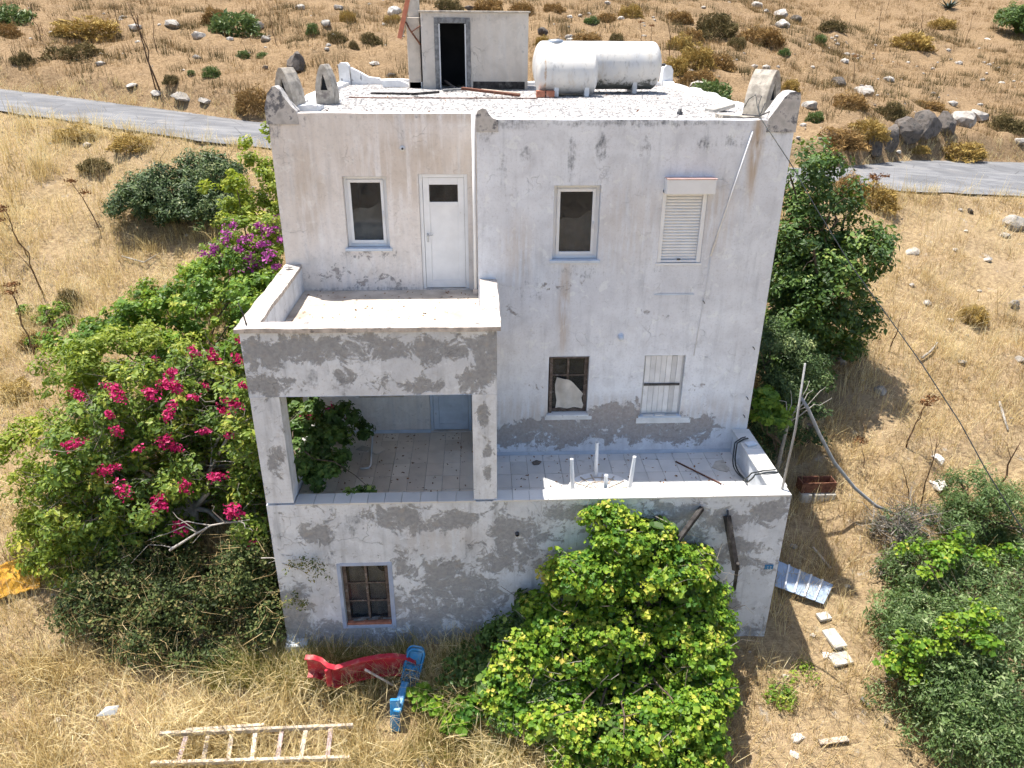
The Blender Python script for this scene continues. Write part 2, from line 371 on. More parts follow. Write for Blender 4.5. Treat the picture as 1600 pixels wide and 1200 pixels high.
def m_ground():
    N = Nodes('dry_hillside'); v = N.pos()
    big = N.noise(v, .16, 4); mid = N.noise(v, .9, 5, .6); fine = N.noise(v, 9, 6, .7); st = N.noise(N.map(v, (3, 22, 8)), 2.2, 4, .6)
    c = N.mix(N.step(fine, .3, .7), (.20, .14, .08), (.40, .295, .17))
    c = N.mix(N.step(mid, .45, .7, 0, .75), c, (.33, .24, .15))
    c = N.mix(N.step(st, .5, .72, 0, .6), c, (.56, .44, .25))
    c = N.mix(N.step(big, .5, .7, 0, .5), c, (.30, .225, .155))
    c = N.mix(N.step(N.noise(v, 2.6, 6, .7), .60, .70, 0, .75), c, (.37, .33, .28))
    c = N.mix(N.step(N.noise(v, 4.2, 5, .7), .64, .72, 0, .7), c, (.10, .075, .05))
    sx = N.n('ShaderNodeSeparateXYZ'); N.put(sx.inputs[0], v)
    up_ = N.math('ADD', sx.outputs[1], N.math('MULTIPLY', mid, 4.0))
    c = N.mix(N.step(up_, 15.5, 20.5, 0, .75), c, N.mix(N.step(fine, .3, .7), (.15, .095, .052), (.30, .205, .118)))
    h = N.math('ADD', N.math('MULTIPLY', mid, 1.0), N.math('MULTIPLY', fine, .45))
    return N.done(N.bsdf(c, .95, .05, 0, N.bump(h, .12)))
M['ground'] = m_ground()
def m_road():
    N = Nodes('worn_asphalt'); v = N.pos()
    c = N.mix(N.step(N.noise(v, 1.2, 5), .35, .7), (.14, .142, .15), (.20, .20, .206))
    tr = N.noise(N.map(v, (.12, 1.6, 1)), 1.4, 3)
    c = N.mix(N.step(tr, .45, .65, 0, .6), c, (.25, .246, .243))
    c = N.mix(N.step(N.noise(v, .6, 6, .7), .6, .72, 0, .6), c, (.36, .30, .23))
    c = N.mix(N.step(N.noise(v, 40, 3), .5, .8, 0, .5), c, (.25, .245, .24))
    c = N.mix(N.step(N.noise(v, .45, 2, .4), .56, .58, 0, .5), c, (.12, .12, .125))
    ck = N.step(N.voro(N.map(v, (1, 1, .2)), .55), .012, .002); c = N.mix(N.math('MULTIPLY', ck, .6), c, (.06, .06, .06))
    return N.done(N.bsdf(c, .9, .2, 0, N.bump(N.noise(v, 60, 3), .006)))
M['road'] = m_road()

def leafmat(name, stops, trans=.4, rough=.5, spec=.35, tcol=(.34, .42, .04), pv=0.0):
    N = Nodes(name); t = N.attr('tint')
    if pv: t = N.math('ADD', t, N.math('MULTIPLY', N.math('SUBTRACT', N.noise(N.pos(), .75, 5, .62), .5), 2*pv))
    c = N.ramp(t, stops)
    b = N.bsdf(c, rough, spec); tr = N.n('ShaderNodeBsdfTranslucent')
    N.put(tr.inputs[0], N.mix(.5, c, tcol, 'MIX') if trans > .2 else c)
    mx = N.n('ShaderNodeMixShader'); mx.inputs[0].default_value = trans
    N.put(mx.inputs[1], b); N.put(mx.inputs[2], tr.outputs[0]); return N.done(mx.outputs[0])
L = {}
L['boug'] = leafmat('bougainvillea_leaf', [(0, (0.057, 0.116, 0.024)), (.45, (0.136, 0.222, 0.031)), (.8, (0.271, 0.349, 0.047)), (1, (0.485, 0.485, 0.086))])
L['citrus'] = leafmat('yellow_green_leaf', [(0, (0.094, 0.154, 0.018)), (.5, (0.225, 0.296, 0.030)), (.85, (0.450, 0.468, 0.068)), (1, (0.675, 0.612, 0.120))])
L['cover'] = leafmat('fresh_green_leaf', [(0, (0.057, 0.122, 0.021)), (.5, (0.132, 0.254, 0.030)), (.85, (0.263, 0.375, 0.042)), (1, (0.446, 0.469, 0.075))])
L['dark'] = leafmat('dark_small_leaf', [(0, (.028, .044, .014)), (.4, (.066, .098, .028)), (.8, (.14, .175, .05)), (1, (.30, .25, .10))], .28, .6, .25, (.15, .18, .03))
L['oleander'] = leafmat('oleander_leaf', [(0, (0.031, 0.056, 0.021)), (.5, (0.070, 0.118, 0.036)), (.9, (0.140, 0.196, 0.058)), (1, (0.296, 0.328, 0.130))], .2)
L['carob'] = leafmat('glossy_dark_leaf', [(0, (0.029, 0.065, 0.016)), (.5, (0.073, 0.143, 0.027)), (.85, (0.154, 0.235, 0.043)), (1, (0.276, 0.341, 0.081))], .22)
L['olive'] = leafmat('grey_green_leaf', [(0, (.036, .070, .020)), (.45, (.085, .145, .042)), (.8, (.165, .245, .082)), (1, (.30, .36, .17))], .28)
L['vine'] = leafmat('grape_leaf', [(0, (.045, .135, .015)), (.35, (.135, .27, .022)), (.68, (.29, .41, .036)), (.9, (.52, .54, .07)), (1, (.64, .52, .11))], .4)
L['brown'] = leafmat('dry_thorny_scrub', [(0, (0.115, 0.070, 0.030)), (.5, (0.257, 0.159, 0.062)), (1, (0.419, 0.277, 0.115))], .1, .9, .05)
L['gold'] = leafmat('golden_scrub', [(0, (0.162, 0.108, 0.032)), (.5, (0.338, 0.230, 0.068)), (1, (0.499, 0.365, 0.128))], .1, .9, .05)
L['dim'] = leafmat('dim_brown_green_scrub', [(0, (0.056, 0.053, 0.025)), (.5, (0.125, 0.106, 0.048)), (1, (0.263, 0.194, 0.088))], .1, .9, .05)
L['green'] = leafmat('small_green_bush', [(0, (0.035, 0.070, 0.021)), (.5, (0.091, 0.147, 0.039)), (1, (0.210, 0.266, 0.084))], .2)
L['straw'] = leafmat('straw', [(0, (.21, .145, .058)), (.28, (.49, .37, .165)), (.6, (.74, .60, .315)), (1, (.87, .77, .50))], .35, .8, .1, (.72, .56, .26), .95)
L['strawbrown'] = leafmat('brown_straw', [(0, (.16, .100, .045)), (.32, (.39, .275, .128)), (.65, (.62, .47, .235)), (1, (.80, .66, .39))], .3, .85, .1, (.55, .39, .20), .95)
L['hillstraw'] = leafmat('hill_straw', [(0, (.11, .068, .034)), (.4, (.26, .170, .082)), (.75, (.42, .295, .150)), (1, (.58, .44, .25))], .25, .85, .1, (.48, .33, .16), 1.0)
L['greengrass'] = leafmat('fading_green_grass', [(0, (.12, .125, .030)), (.5, (.27, .25, .075)), (1, (.50, .42, .18))], .35, .8, .1)
L['twig'] = leafmat('grey_twig', [(0, (.07, .055, .045)), (.5, (.17, .15, .125)), (1, (.32, .29, .25))], .05, .9, .1)
L['magenta'] = leafmat('magenta_bract', [(0, (.30, .008, .06)), (.5, (.50, .012, .12)), (1, (.66, .06, .22))], .25, .5, .3, (.60, .02, .15))
L['purple'] = leafmat('purple_bract', [(0, (.20, .018, .15)), (.5, (.38, .05, .30)), (1, (.50, .14, .40))], .25, .5, .3, (.36, .04, .28))
L['umbel'] = leafmat('dry_umbel', [(0, (.12, .055, .025)), (.6, (.24, .12, .055)), (1, (.34, .19, .09))], .1, .9, .05)
L['agave'] = leafmat('agave_leaf', [(0, (.05, .075, .06)), (1, (.12, .16, .13))], .05)

# ------------------------------------------------------------------ the ground
XN = np.array([-300, -60, -30, -16.4, -12.2, -9.5, -7.7, -3, 3, 8, 12.5, 17.6, 30, 60, 300.])
YN = np.array([70, 34, 20, 14.7, 12.9, 11.8, 11.0, 10.2, 10.0, 10.5, 11.5, 12.3, 14, 20, 60.])
XF = np.array([-300, -60, -30, -19.7, -15, -12.5, -8.7, -3, 3, 8, 11, 13, 17.6, 25, 30, 60, 300.])
YF = np.array([77, 40, 26, 20.8, 19.2, 18.3, 16.6, 15.2, 14.6, 14.4, 14.9, 16.2, 19.8, 22.5, 22.5, 26, 66.])
def smooth_edge(x, X, Y): return sum(np.interp(x+d, X, Y) for d in (-1.2, -.6, 0, .6, 1.2))/5
def road_z(x): return 3.6-.07*np.clip(x, -24, 26)
def terrain(x, y, rough=True):
    x = np.asarray(x, float); y = np.asarray(y, float)
    yn = smooth_edge(x, XN, YN); yf = smooth_edge(x, XF, YF); zr = road_z(x)
    zb = -2.5-.03*np.clip(x-4, 0, 8)-.04*np.clip(-x-5, 0, 8)*0
    t = np.clip((y+2.3)/(yn+2.3), 0, 1)
    zmid = zb+(zr-zb)*(t*.9+.1*t*t)
    zfront = zb+.36*np.clip(y+2.3, -14, 0)
    z = np.where(y < -2.3, zfront, zmid)
    k = y-yf
    bank = .55+.55*np.exp(-((x-17)/4.5)**2)+.25*vnoise(x*.4, y*.2)
    far = zr+bank*np.clip(k/.9, 0, 1)+.235*np.clip(k-.3, 0, 60)+.10*np.clip(k-60, 0, 200)
    z = np.where(k > 0, far, z)
    on = np.clip(np.minimum(y-yn, yf-y)/.35+.3, 0, 1)
    z = z-.05*on
    if rough:
        off = 1-np.clip(np.minimum(y-yn+.8, yf-y+.5)/.7, 0, 1)
        n = (fbm(x*.35, y*.35, 0, 3)-.5)*.55+(fbm(x*1.5+9, y*1.5, 3, 3)-.5)*.30
        n = n*np.where(y > yf, 1.3, np.where(y < -1, .55, 1.0))
        hp = ((x > -4.6) & (x < 4.8) & (y > -2.8) & (y < 9.2))
        z = z+n*off*np.where(hp, .3, 1)
    return z
def tz(x, y): return float(terrain(np.array([x]), np.array([y]))[0])
def G(u, v, lift=0.0):                            # where the line of sight meets the ground
    d = ray(u, v); t = np.arange(6, 160, .06); p = CAM+t[:, None]*d
    h = p[:, 2]-terrain(p[:, 0], p[:, 1])
    i = np.argmax(h < 0) if (h < 0).any() else len(t)-1
    q = CAM+t[i]*d; q[2] = tz(q[0], q[1])+lift; return q

def GH(u, v, h):                                  # like G, for a surface h above the ground
    d = ray(u, v); t = np.arange(6, 120, .02); p = CAM+t[:, None]*d
    k = p[:, 2]-terrain(p[:, 0], p[:, 1])-h; i = np.argmax(k < 0); return CAM+t[i]*d
def axis(core0, core1, st, lo, hi):
    a = list(np.arange(core0, core1+1e-6, st)); s = st; b = core1
    while b < hi: s *= 1.25; b += s; a.append(b)
    s = st; b = core0
    while b > lo: s *= 1.25; b -= s; a.insert(0, b)
    return np.array(a)
gx = axis(-24, 28, .26, -320, 320); gy = axis(-9, 40, .26, -240, 330)
GX, GY = np.meshgrid(gx, gy); GZ = terrain(GX, GY)
nx, ny = len(gx), len(gy)
idx = np.arange(nx*ny).reshape(ny, nx)
gf = np.stack([idx[:-1, :-1], idx[:-1, 1:], idx[1:, 1:], idx[1:, :-1]], -1).reshape(-1, 4)
o = npmesh('ground', np.stack([GX, GY, GZ], -1).reshape(-1, 3), gf, M['ground'], smooth=True)
tag(o, 'dry straw coloured hillside sloping up behind the house', 'ground', kind='structure')
rx = np.arange(-60, 60.1, .3); jn = .35*(fbm(rx*.7, 1, 0, 3)-.5)+.12*(vnoise(rx*3, 4)-.5); jf = .5*(fbm(rx*.6, 8, 0, 3)-.5)
jn = jn+.25*(vnoise(rx*1.7, 9)-.5); rn = smooth_edge(rx, XN, YN)+jn; rf = smooth_edge(rx, XF, YF)+jf
K = 9; RV = []
for k in range(K):
    t = k/(K-1); yy = rn*(1-t)+rf*t; RV.append(np.stack([rx, yy, road_z(rx)+.02+.03*math.sin(math.pi*t)], -1))
RV = np.stack(RV, 0); ri = np.arange(K*len(rx)).reshape(K, len(rx))
rff = np.stack([ri[:-1, :-1], ri[:-1, 1:], ri[1:, 1:], ri[1:, :-1]], -1).reshape(-1, 4)
o = npmesh('road', RV.reshape(-1, 3), rff, M['road'], smooth=True)
tag(o, 'narrow grey asphalt road crossing the hillside behind the house', 'road', kind='structure')

# ------------------------------------------------------------------ the house
XL, XR, XM, YL, H, ZB, YT, DR, ZP = -4.1, 4.41, -.65, .94, 6.06, 2.99, -2.26, 8.6, .52
house = empty('house', (0.2, 3.0, -2.5), 'weathered white two storey house with loggia, balcony and flat roof', 'house')

def wear_at(X, Z, Y, patches, base=(.12, .05, 0.0), cap=.64):
    W = np.zeros((X.size, 3)); W[:] = base
    for u, v, ru, rv, ch, a in patches:
        c = P(u, v, Y); rx_ = abs(P(u+ru, v, Y)[0]-c[0]); rz_ = abs(P(u, v+rv, Y)[2]-c[2])
        d = np.sqrt(((X-c[0])/rx_)**2+((Z-c[2])/rz_)**2)
        W[:, ch] = np.maximum(W[:, ch], (min(a, cap) if ch == 0 else a)*np.clip(1.45-.75*d, 0, 1))
    return np.clip(W, 0, 1)

def wall_panel(name, mat, x0, x1, z0, z1, y, parent, holes=(), thick=.22, patches=(), base=(.12, .05, 0), st=.06, wob=.007, topwob=0.0):
    """front face as a fine uneven grid with real openings, reveals, top and ends"""
    xs = set(np.linspace(x0, x1, max(2, int((x1-x0)/st)+1))); zs = set(np.linspace(z0, z1, max(2, int((z1-z0)/st)+1)))
    for a, b, c, d in holes:
        xs = {q for q in xs if abs(q-a) > st*.4 and abs(q-b) > st*.4 or q in (x0, x1)} | {a, b}
        zs = {q for q in zs if abs(q-c) > st*.4 and abs(q-d) > st*.4 or q in (z0, z1)} | {c, d}
    xs = np.array(sorted(xs)); zs = np.array(sorted(zs))
    X, Z = np.meshgrid(xs, zs); X = X.ravel(); Z = Z.ravel(); nx, nz = len(xs), len(zs)
    Yv = y-wob*fbm(X*1.3+x0, Z*1.3, y, 3)
    Zt = Z+np.where(Z >= z1-1e-6, topwob*(fbm(X*1.4, y, 5, 3)-.5)*2, 0)
    V = np.stack([X, Yv, Zt], -1)
    I = np.arange(nx*nz).reshape(nz, nx)
    F = np.stack([I[:-1, :-1], I[:-1, 1:], I[1:, 1:], I[1:, :-1]], -1)
    cx = (xs[:-1]+xs[1:])/2; cz = (zs[:-1]+zs[1:])/2; CX, CZ = np.meshgrid(cx, cz)
    keep = np.ones(CX.shape, bool)
    for a, b, c, d in holes: keep &= ~((CX > a) & (CX < b) & (CZ > c) & (CZ < d))
    F = F[keep]; W = wear_at(X, Z, y, patches, base)
    V = list(V); F = F.tolist(); W = list(W)
    def quad(a, b, c, d):
        n = len(V); V.extend([np.array(q, float) for q in (a, b, c, d)]); W.extend([np.array(base)]*4); F.append([n, n+1, n+2, n+3])
    yo, yi = y-wob, y+thick
    for a, b, c, d in holes:
        quad((a, yo, c), (a, yi, c), (a, yi, d), (a, yo, d)); quad((b, yi, c), (b, yo, c), (b, yo, d), (b, yi, d))
        quad((a, yo, d), (a, yi, d), (b, yi, d), (b, yo, d)); quad((a, yi, c), (a, yo, c), (b, yo, c), (b, yi, c))
    top = I[-1]; n = len(V)
    for q in top: V.append(np.array([V[q][0], yi, V[q][2]])); W.append(np.array(base))
    for k in range(nx-1): F.append([int(top[k]), int(top[k+1]), n+k+1, n+k])
    for col, s in ((I[:, 0], 1), (I[:, -1], -1)):
        n = len(V)
        for q in col: V.append(np.array([V[q][0], yi, V[q][2]])); W.append(np.array(base))
        for k in range(nz-1):
            f = [int(col[k]), int(col[k+1]), n+k+1, n+k]; F.append(f if s > 0 else f[::-1])
    quad((x0, yo, z0), (x0, yi, z0), (x1, yi, z0), (x1, yo, z0))
    if not holes: quad((x1, yi, z0), (x0, yi, z0), (x0, yi, z1), (x1, yi, z1))
    return npmesh(name, np.array(V), np.array(F), mat, parent, attr={'wear': np.array(W)})

# openings: x0, x1, z0, z1
W_UL = (-2.97, -2.22, 3.75, 5.03); D_UL = (-1.665, -.815, 3.0, 5.07)
W_UR = (.60, 1.37, 3.78, 5.05);  S_UR = (2.39, 3.14, 3.73, 4.98)
W_LR = (.60, 1.33, .87, 2.02);   S_LR = (2.33, 3.08, .81, 2.03)
W_LL = (-2.92, -2.22, .86, 2.1); D_LL = (-1.64, -.82, .02, 2.08)
W_FL = (-3.0, -2.22, -2.03, -.74); W_FR = (2.32, 3.10, -1.95, -.69)

pr = [(820, 676, 48, 20, 0, .8), (870, 674, 40, 24, 0, .8), (790, 684, 22, 18, 0, .7), (945, 664, 45, 26, 0, .8), (985, 654, 42, 26, 0, .78),
      (1060, 672, 60, 20, 0, .78), (1100, 668, 14, 24, 0, .78), (1010, 676, 40, 16, 0, .8), (955, 640, 22, 16, 0, .6), (920, 690, 120, 8, 0, .5),
      (835, 605, 22, 8, 0, .34), (1090, 600, 14, 16, 0, .36), (1040, 480, 60, 20, 0, .3), (890, 440, 50, 16, 0, .34), (800, 480, 14, 22, 0, .4),
      (760, 205, 14, 26, 1, .55), (785, 265, 10, 34, 1, .5), (822, 242, 12, 14, 1, .62), (893, 245, 6, 36, 1, .72), (940, 232, 10, 26, 1, .68),
      (1010, 228, 12, 18, 1, .55), (1100, 225, 14, 14, 1, .62), (1150, 222, 26, 12, 1, .55), (1000, 192, 170, 7, 1, .62), (800, 194, 50, 8, 1, .6),
      (830, 455, 30, 30, 1, .42), (905, 425, 40, 12, 1, .5), (1050, 420, 40, 10, 1, .4), (1190, 205, 14, 30, 1, .45), (1230, 190, 14, 24, 1, .6), (900, 300, 200, 60, 1, .2),
      (1181, 235, 7, 60, 2, .9), (882, 480, 6, 50, 2, .7), (985, 350, 40, 50, 2, .25), (810, 400, 20, 40, 2, .35), (1120, 340, 20, 40, 2, .35), (920, 650, 200, 20, 2, .4)]
wall_panel('front_wall', M['wall_r'], XM, XR, -.05, H, 0.0, house, [W_UR, S_UR, W_LR, S_LR], patches=pr, topwob=.012)
plf = [(560, 395, 60, 10, 0, .36), (520, 430, 40, 14, 0, .40), (600, 440, 60, 14, 0, .40), (480, 300, 20, 60, 2, .4), (640, 260, 80, 50, 2, .45), (710, 180, 120, 10, 2, .5),
       (600, 182, 140, 6, 1, .42), (425, 190, 14, 30, 1, .6), (560, 396, 50, 8, 1, .45), (600, 452, 140, 5, 1, .6), (475, 190, 6, 12, 1, .6), (430, 300, 8, 70, 1, .35)]
wall_panel('front_wall', M['wall_l'], XL, XM-.002, -.05, H, YL, house, [W_UL, D_UL, W_LL, D_LL], patches=plf, base=(.10, .04, .12), topwob=.010)
pbf = [(460, 548, 70, 22, 0, .82), (560, 543, 75, 20, 0, .85), (680, 545, 70, 20, 0, .74), (760, 560, 22, 44, 0, .7), (430, 602, 42, 18, 0, .62), (535, 588, 16, 12, 0, .6),
       (660, 602, 36, 12, 0, .6), (742, 598, 26, 24, 0, .7), (400, 555, 22, 26, 0, .66), (590, 600, 30, 14, 0, .45), (610, 575, 170, 5, 0, .1),
       (490, 592, 8, 26, 1, .6), (533, 600, 14, 24, 1, .6), (560, 582, 120, 5, 1, .4), (420, 530, 30, 20, 1, .35)]
wall_panel('balcony_front', M['wall_f'], -4.05, -.39, 2.40, 3.43, YT, house, thick=.24, patches=pbf, base=(.24, .10, 0))
pf = [(490, 830, 26, 22, 0, .74), (620, 812, 44, 22, 0, .74), (700, 812, 50, 16, 0, .7), (805, 830, 44, 26, 0, .62), (632, 885, 20, 15, 0, .62), (690, 900, 40, 28, 0, .72),
      (725, 935, 64, 40, 0, .75), (800, 868, 50, 26, 0, .6), (655, 965, 60, 40, 0, .72), (545, 995, 70, 26, 0, .75), (455, 960, 30, 50, 0, .7), (700, 1000, 190, 24, 0, .8),
      (860, 880, 24, 24, 0, .6), (760, 880, 26, 20, 0, .55), (1060, 800, 60, 15, 0, .7), (1130, 812, 32, 16, 0, .74), (1195, 800, 36, 14, 0, .78), (1222, 790, 14, 20, 0, .6), (1150, 862, 44, 18, 0, .66),
      (1175, 880, 28, 12, 0, .6), (1130, 935, 30, 24, 0, .7), (1080, 840, 30, 20, 0, .6), (900, 800, 60, 14, 0, .6), (1170, 985, 40, 20, 0, .5),
      (515, 850, 8, 42, 1, .62), (550, 815, 18, 26, 1, .55), (430, 840, 14, 10, 1, .55), (700, 1000, 220, 22, 1, .5), (600, 985, 90, 20, 1, .4), (830, 990, 60, 40, 1, .4), (640, 795, 200, 4, 1, .35), (1150, 784, 90, 5, 1, .4),
      (480, 1000, 50, 20, 1, .4), (700, 840, 60, 20, 2, .2)]
wall_panel('lower_front_wall', M['wall_f'], -4.05, XR, -4.2, .49, YT, house, [W_FL, W_FR], thick=.24, patches=pf, base=(.27, .09, 0))
def block(name, mat, x0, x1, y0, y1, z0, z1, parent=house, b=.012): return MB().box(x0, x1, y0, y1, z0, z1, b).build(name, mat, parent)
block('side_wall', M['wall_r'], XR-.22, XR, .222, DR, -4, H-.004)
block('side_wall', M['wall_l'], XL, XL+.22, YL+.222, DR, -4, H-.004)
block('return_wall', M['wall_l'], XM-.001, XM+.2, .222, YL+.22, -.04, H-.006)
block('back_wall', M['wall_r'], XL+.221, XR-.221, DR-.22, DR, -2, H-.004)
block('terrace_side_wall', M['wall_f'], XR-.25, XR, YT+.241, -.002, -4.2, .47)
block('terrace_side_wall', M['wall_f'], -4.05, -3.83, YT+.241, YL-.002, -4.2, .47)
block('ceiling', M['wall_l'], -3.9, -.45, YT+.241, YL-.002, 2.62, 2.93)
for x in (-4.05, -.61):
    block('balcony_side', M['wall_f'], x, x+.22, YT+.241, (YL if x < -2 else 0)-.003, 2.40, 3.425)
post_p = [(755, 650, 8, 20, 0, .74), (762, 702, 6, 14, 0, .74), (762, 740, 5, 10, 0, .7), (432, 722, 12, 24, 0, .8), (410, 690, 10, 30, 1, .4), (450, 700, 20, 60, 0, .3)]
for a, b in ((-4.045, -3.615), (-.765, -.395)):
    wall_panel('loggia_post', M['wall_f'], a, b, .525, 2.398, YT+.004, house, thick=.36, patches=post_p, base=(.20, .06, .05))
# coping of the balcony, uneven cement
def coping(name, x0, x1, y0, y1, z0, z1):
    n = max(int(max(x1-x0, y1-y0)/.12), 2); al = x1-x0 > y1-y0; V = []; F = []
    for i in range(n+1):
        t = i/n
        for s in (0, 1):
            for zz in (z0, z1):
                x = x0+(x1-x0)*(t if al else s); y = y0+(y1-y0)*(s if al else t)
                j = (fbm(x*2.2+3, y*2.2+s, 2, 3)-.5)*.045
                V.append((x+(0 if al else j), y+(j if al else 0), zz+(fbm(x*1.7, y*1.7, zz, 3)-.5)*(.035 if zz == z1 else .012)))
        if i: a = (i-1)*4; c = i*4; F += [(a, c, c+1, a+1), (a+2, a+3, c+3, c+2), (a+1, c+1, c+3, a+3), (a, a+2, c+2, c)]
    F += [(0, 1, 3, 2), (n*4, n*4+2, n*4+3, n*4+1)]
    return MB().add(V, F).build(name, M['coping'], house)
coping('coping', -4.11, -.335, YT-.05, YT+.24, 3.425, 3.492)
coping('coping', -4.11, -3.81, YT+.242, YL-.01, 3.423, 3.49)
coping('coping', -.63, -.335, YT+.242, -.005, 3.421, 3.488)
block('balcony_floor', M['screed'], -3.829, -.611, YT+.242, YL-.003, 2.935, ZB, b=.004)
# rusty aerial stub on the balcony corner and the drain pipe in the corner of the walls
c = P(378, 508, -2.05); MB().tube([(-3.98, -2.1, 3.48), (-4.0, -2.12, 3.66), (-4.04, -2.13, 3.82)], [.012, .01, .006], 6).build('iron_stub', M['steel'], house)
MB().tube([(XM-.05, YL-.28, H+.02), (XM-.05, YL-.28, 4.4), (XM-.05, YL-.28, 2.996)], .033, 10).build('drain_pipe', M['pvc'], house)
MB().box(XM-.10, XM-.012, YL-.33, YL-.24, 2.993, 3.10, .005).build('pipe_shoe', M['coping'], house)

# ---- floor tiles, ledge tiles
tiles = {}
def tile(name, parent, x0, x1, y0, y1, z, mat, h=.016):
    key = (round(x1-x0, 3), round(y1-y0, 3), mat.name, h)
    if key not in tiles:
        bm = MB().box(-(x1-x0)/2, (x1-x0)/2, -(y1-y0)/2, (y1-y0)/2, 0, h, .003)
        o = bm.build(name, mat, None); o.parent = parent; tiles[key] = o.data
    else:
        o = bpy.data.objects.new(name, tiles[key]); COL.objects.link(o); o.parent = parent
    o.location = np.array([(x0+x1)/2, (y0+y1)/2, z])-origin(parent)
    o.rotation_euler = (rs.normal(0, .004), rs.normal(0, .004), rs.normal(0, .004))
    return o
fl = block('terrace_floor', M['grout'], -3.829, XR-.251, YT+.242, .001, -.30, -.012, b=0)
fl2 = block('loggia_floor', M['grout'], -3.828, XM-.003, .002, YL-.003, -.30, -.012, b=0)
y = YT+.25
tw, td = .31, .44
rows = np.arange(YT+.25, YL, td)
xsr = np.arange(-3.82, XR-.26, tw)
for j, y in enumerate(rows):
    for x in xsr:
        x1 = min(x+tw, XR-.255); y1 = min(y+td, (YL if x+tw/2 < XM else 0.0)-.01)
        if y1-y < .08 or x1-x < .05 or (x < XM-.0 < x1 and y1 > 0 and y > -.01): continue
        if rs.rand() < .012: continue
        inside = x < -.55
        mt = (M['tileb'] if rs.rand() < .6 else M['tileb2']) if inside else (M['tilew'] if rs.rand() < .6 else M['tilew2'])
        tile('tile', fl, x+.003, x1-.003, y+.003, y1-.003, -.014, mt)
x = -3.60; e = XR-.005
while x < e-.05:
    w = random.choice((.27, .30, .32)); x1 = min(x+w, e)
    if not (-.80 < x+w/2 < -.36): tile('ledge_tile', house, x+.003, x1-.003, YT-.025, YT+.265, .49, M['tilew'] if random.random() < .6 else M['tilew2'], .03)
    x = x1
yy = YT+.27
while yy < -.03:
    y1 = min(yy+.31, -.01); tile('ledge_tile', house, XR-.29, XR+.035, yy+.003, y1-.003, .468, M['tilew'] if random.random() < .6 else M['tilew2'], .03); yy = y1
for k, yy in enumerate(np.arange(YT+.27, YL-.2, .31)):
    tile('ledge_tile', house, -4.08, -3.80, yy+.003, yy+.304, .468, M['tilew'], .03)
for x in np.arange(XM+.02, XR-.3, .31):       # skirting along the foot of the wall
    MB().box(x+.002, min(x+.308, XR-.26), -.022, -.009, .003, .075, .002).build('skirting_tile', M['bluewhite'], house)
for x in np.arange(-3.8, -1.72, .31):
    MB().box(x+.002, x+.308, YL-.022, YL-.009, .003, .075, .002).build('skirting_tile', M['bluewhite'], house)

# ---- windows and doors
def ring(mb, x0, x1, z0, z1, y0, y1, w, b=.004):
    mb.box(x0, x0+w, y0, y1, z0, z1, b); mb.box(x1-w, x1, y0, y1, z0, z1, b)
    mb.box(x0+w, x1-w, y0, y1, z1-w, z1, b); mb.box(x0+w, x1-w, y0, y1, z0, z0+w, b); return mb
def pvc_window(o, y, name='window'):
    x0, x1, z0, z1 = o; m = MB(); ring(m, x0+.002, x1-.002, z0+.03, z1-.002, y+.10, y+.16, .06)
    w = m.build(name, M['pvc'], house)
    ring(MB(), x0+.062, x1-.062, z0+.092, z1-.064, y+.085, y+.14, .055).build('sash', M['pvc'], w)
    MB().box(x0+.117, x1-.117, y+.108, y+.114, z0+.147, z1-.119).build('pane', M['glass'], w)
    MB().box(x0-.04, x1+.04, y-.05, y+.10, z0-.02, z0+.028, .004).build('sill', M['bluewhite'], w)
    MB().tube([(x1-.09, y+.08, (z0+z1)/2+.02), (x1-.09, y+.06, (z0+z1)/2+.02), (x1-.09, y+.055, (z0+z1)/2-.09)], .009, 6).build('handle', M['pvc'], w)
    # pale cloth added behind the glass, standing in for its reflections
    V = []; F = []; n = 18
    for i in range(n+1):
        t = i/n; xx = x0+.1+(x1-x0-.2)*t
        for zz in (z0+.1, z0+.1+(z1-z0)*.42): V.append((xx, y+.20+.025*math.sin(9*t), zz+(.16*t if zz > z0+.2 else 0)+.03*math.sin(8*t)))
        if i: F.append((2*i-2, 2*i, 2*i+1, 2*i-1))
    MB().add(V, F, True).build('curtain', M['curtain'], w)
    return w
pvc_window(W_UL, YL); pvc_window(W_UR, 0.0)
# raw render band around the two replaced openings
def pvc_door(o, y, glass=True, mat='pvc'):
    x0, x1, z0, z1 = o; m = MB()
    m.box(x0+.002, x0+.062, y+.02, y+.11, z0+.004, z1-.002, .004); m.box(x1-.062, x1-.002, y+.02, y+.11, z0+.004, z1-.002, .004); m.box(x0+.062, x1-.062, y+.02, y+.11, z1-.062, z1-.002, .004)
    d = m.build('door', M[mat], house)
    a, b, c, e = x0+.066, x1-.066, z0+.02, z1-.066
    lf = MB()
    gz0, gz1 = (e-.42, e-.13) if glass else (None, None)
    lf.box(a, a+.11, y+.035, y+.085, c, e, .004); lf.box(b-.11, b, y+.035, y+.085, c, e, .004)
    lf.box(a+.11, b-.11, y+.035, y+.085, c, c+.14, .004); lf.box(a+.11, b-.11, y+.035, y+.085, e-.12, e, .004)
    if glass: lf.box(a+.11, b-.11, y+.035, y+.085, gz0-.07, gz0, .004)
    lf.build('leaf', M[mat], d)
    MB().box(a+.105, b-.105, y+.05, y+.078, c+.135, (gz0-.065 if glass else e-.115), .004).build('panel', M[mat], d)
    if glass: MB().box(a+.108, b-.108, y+.055, y+.062, gz0-.003, gz1+.015).build('pane', M['glass'], d)
    hx = a+.055; hz = z0+.98
    MB().box(hx-.018, hx+.018, y+.024, y+.036, hz-.11, hz+.05, .003).tube([(hx, y+.03, hz+.02), (hx, y-.015, hz+.02), (hx+.10, y-.02, hz+.035)], .011, 7).build('handle', M['zinc'], d)
    return d
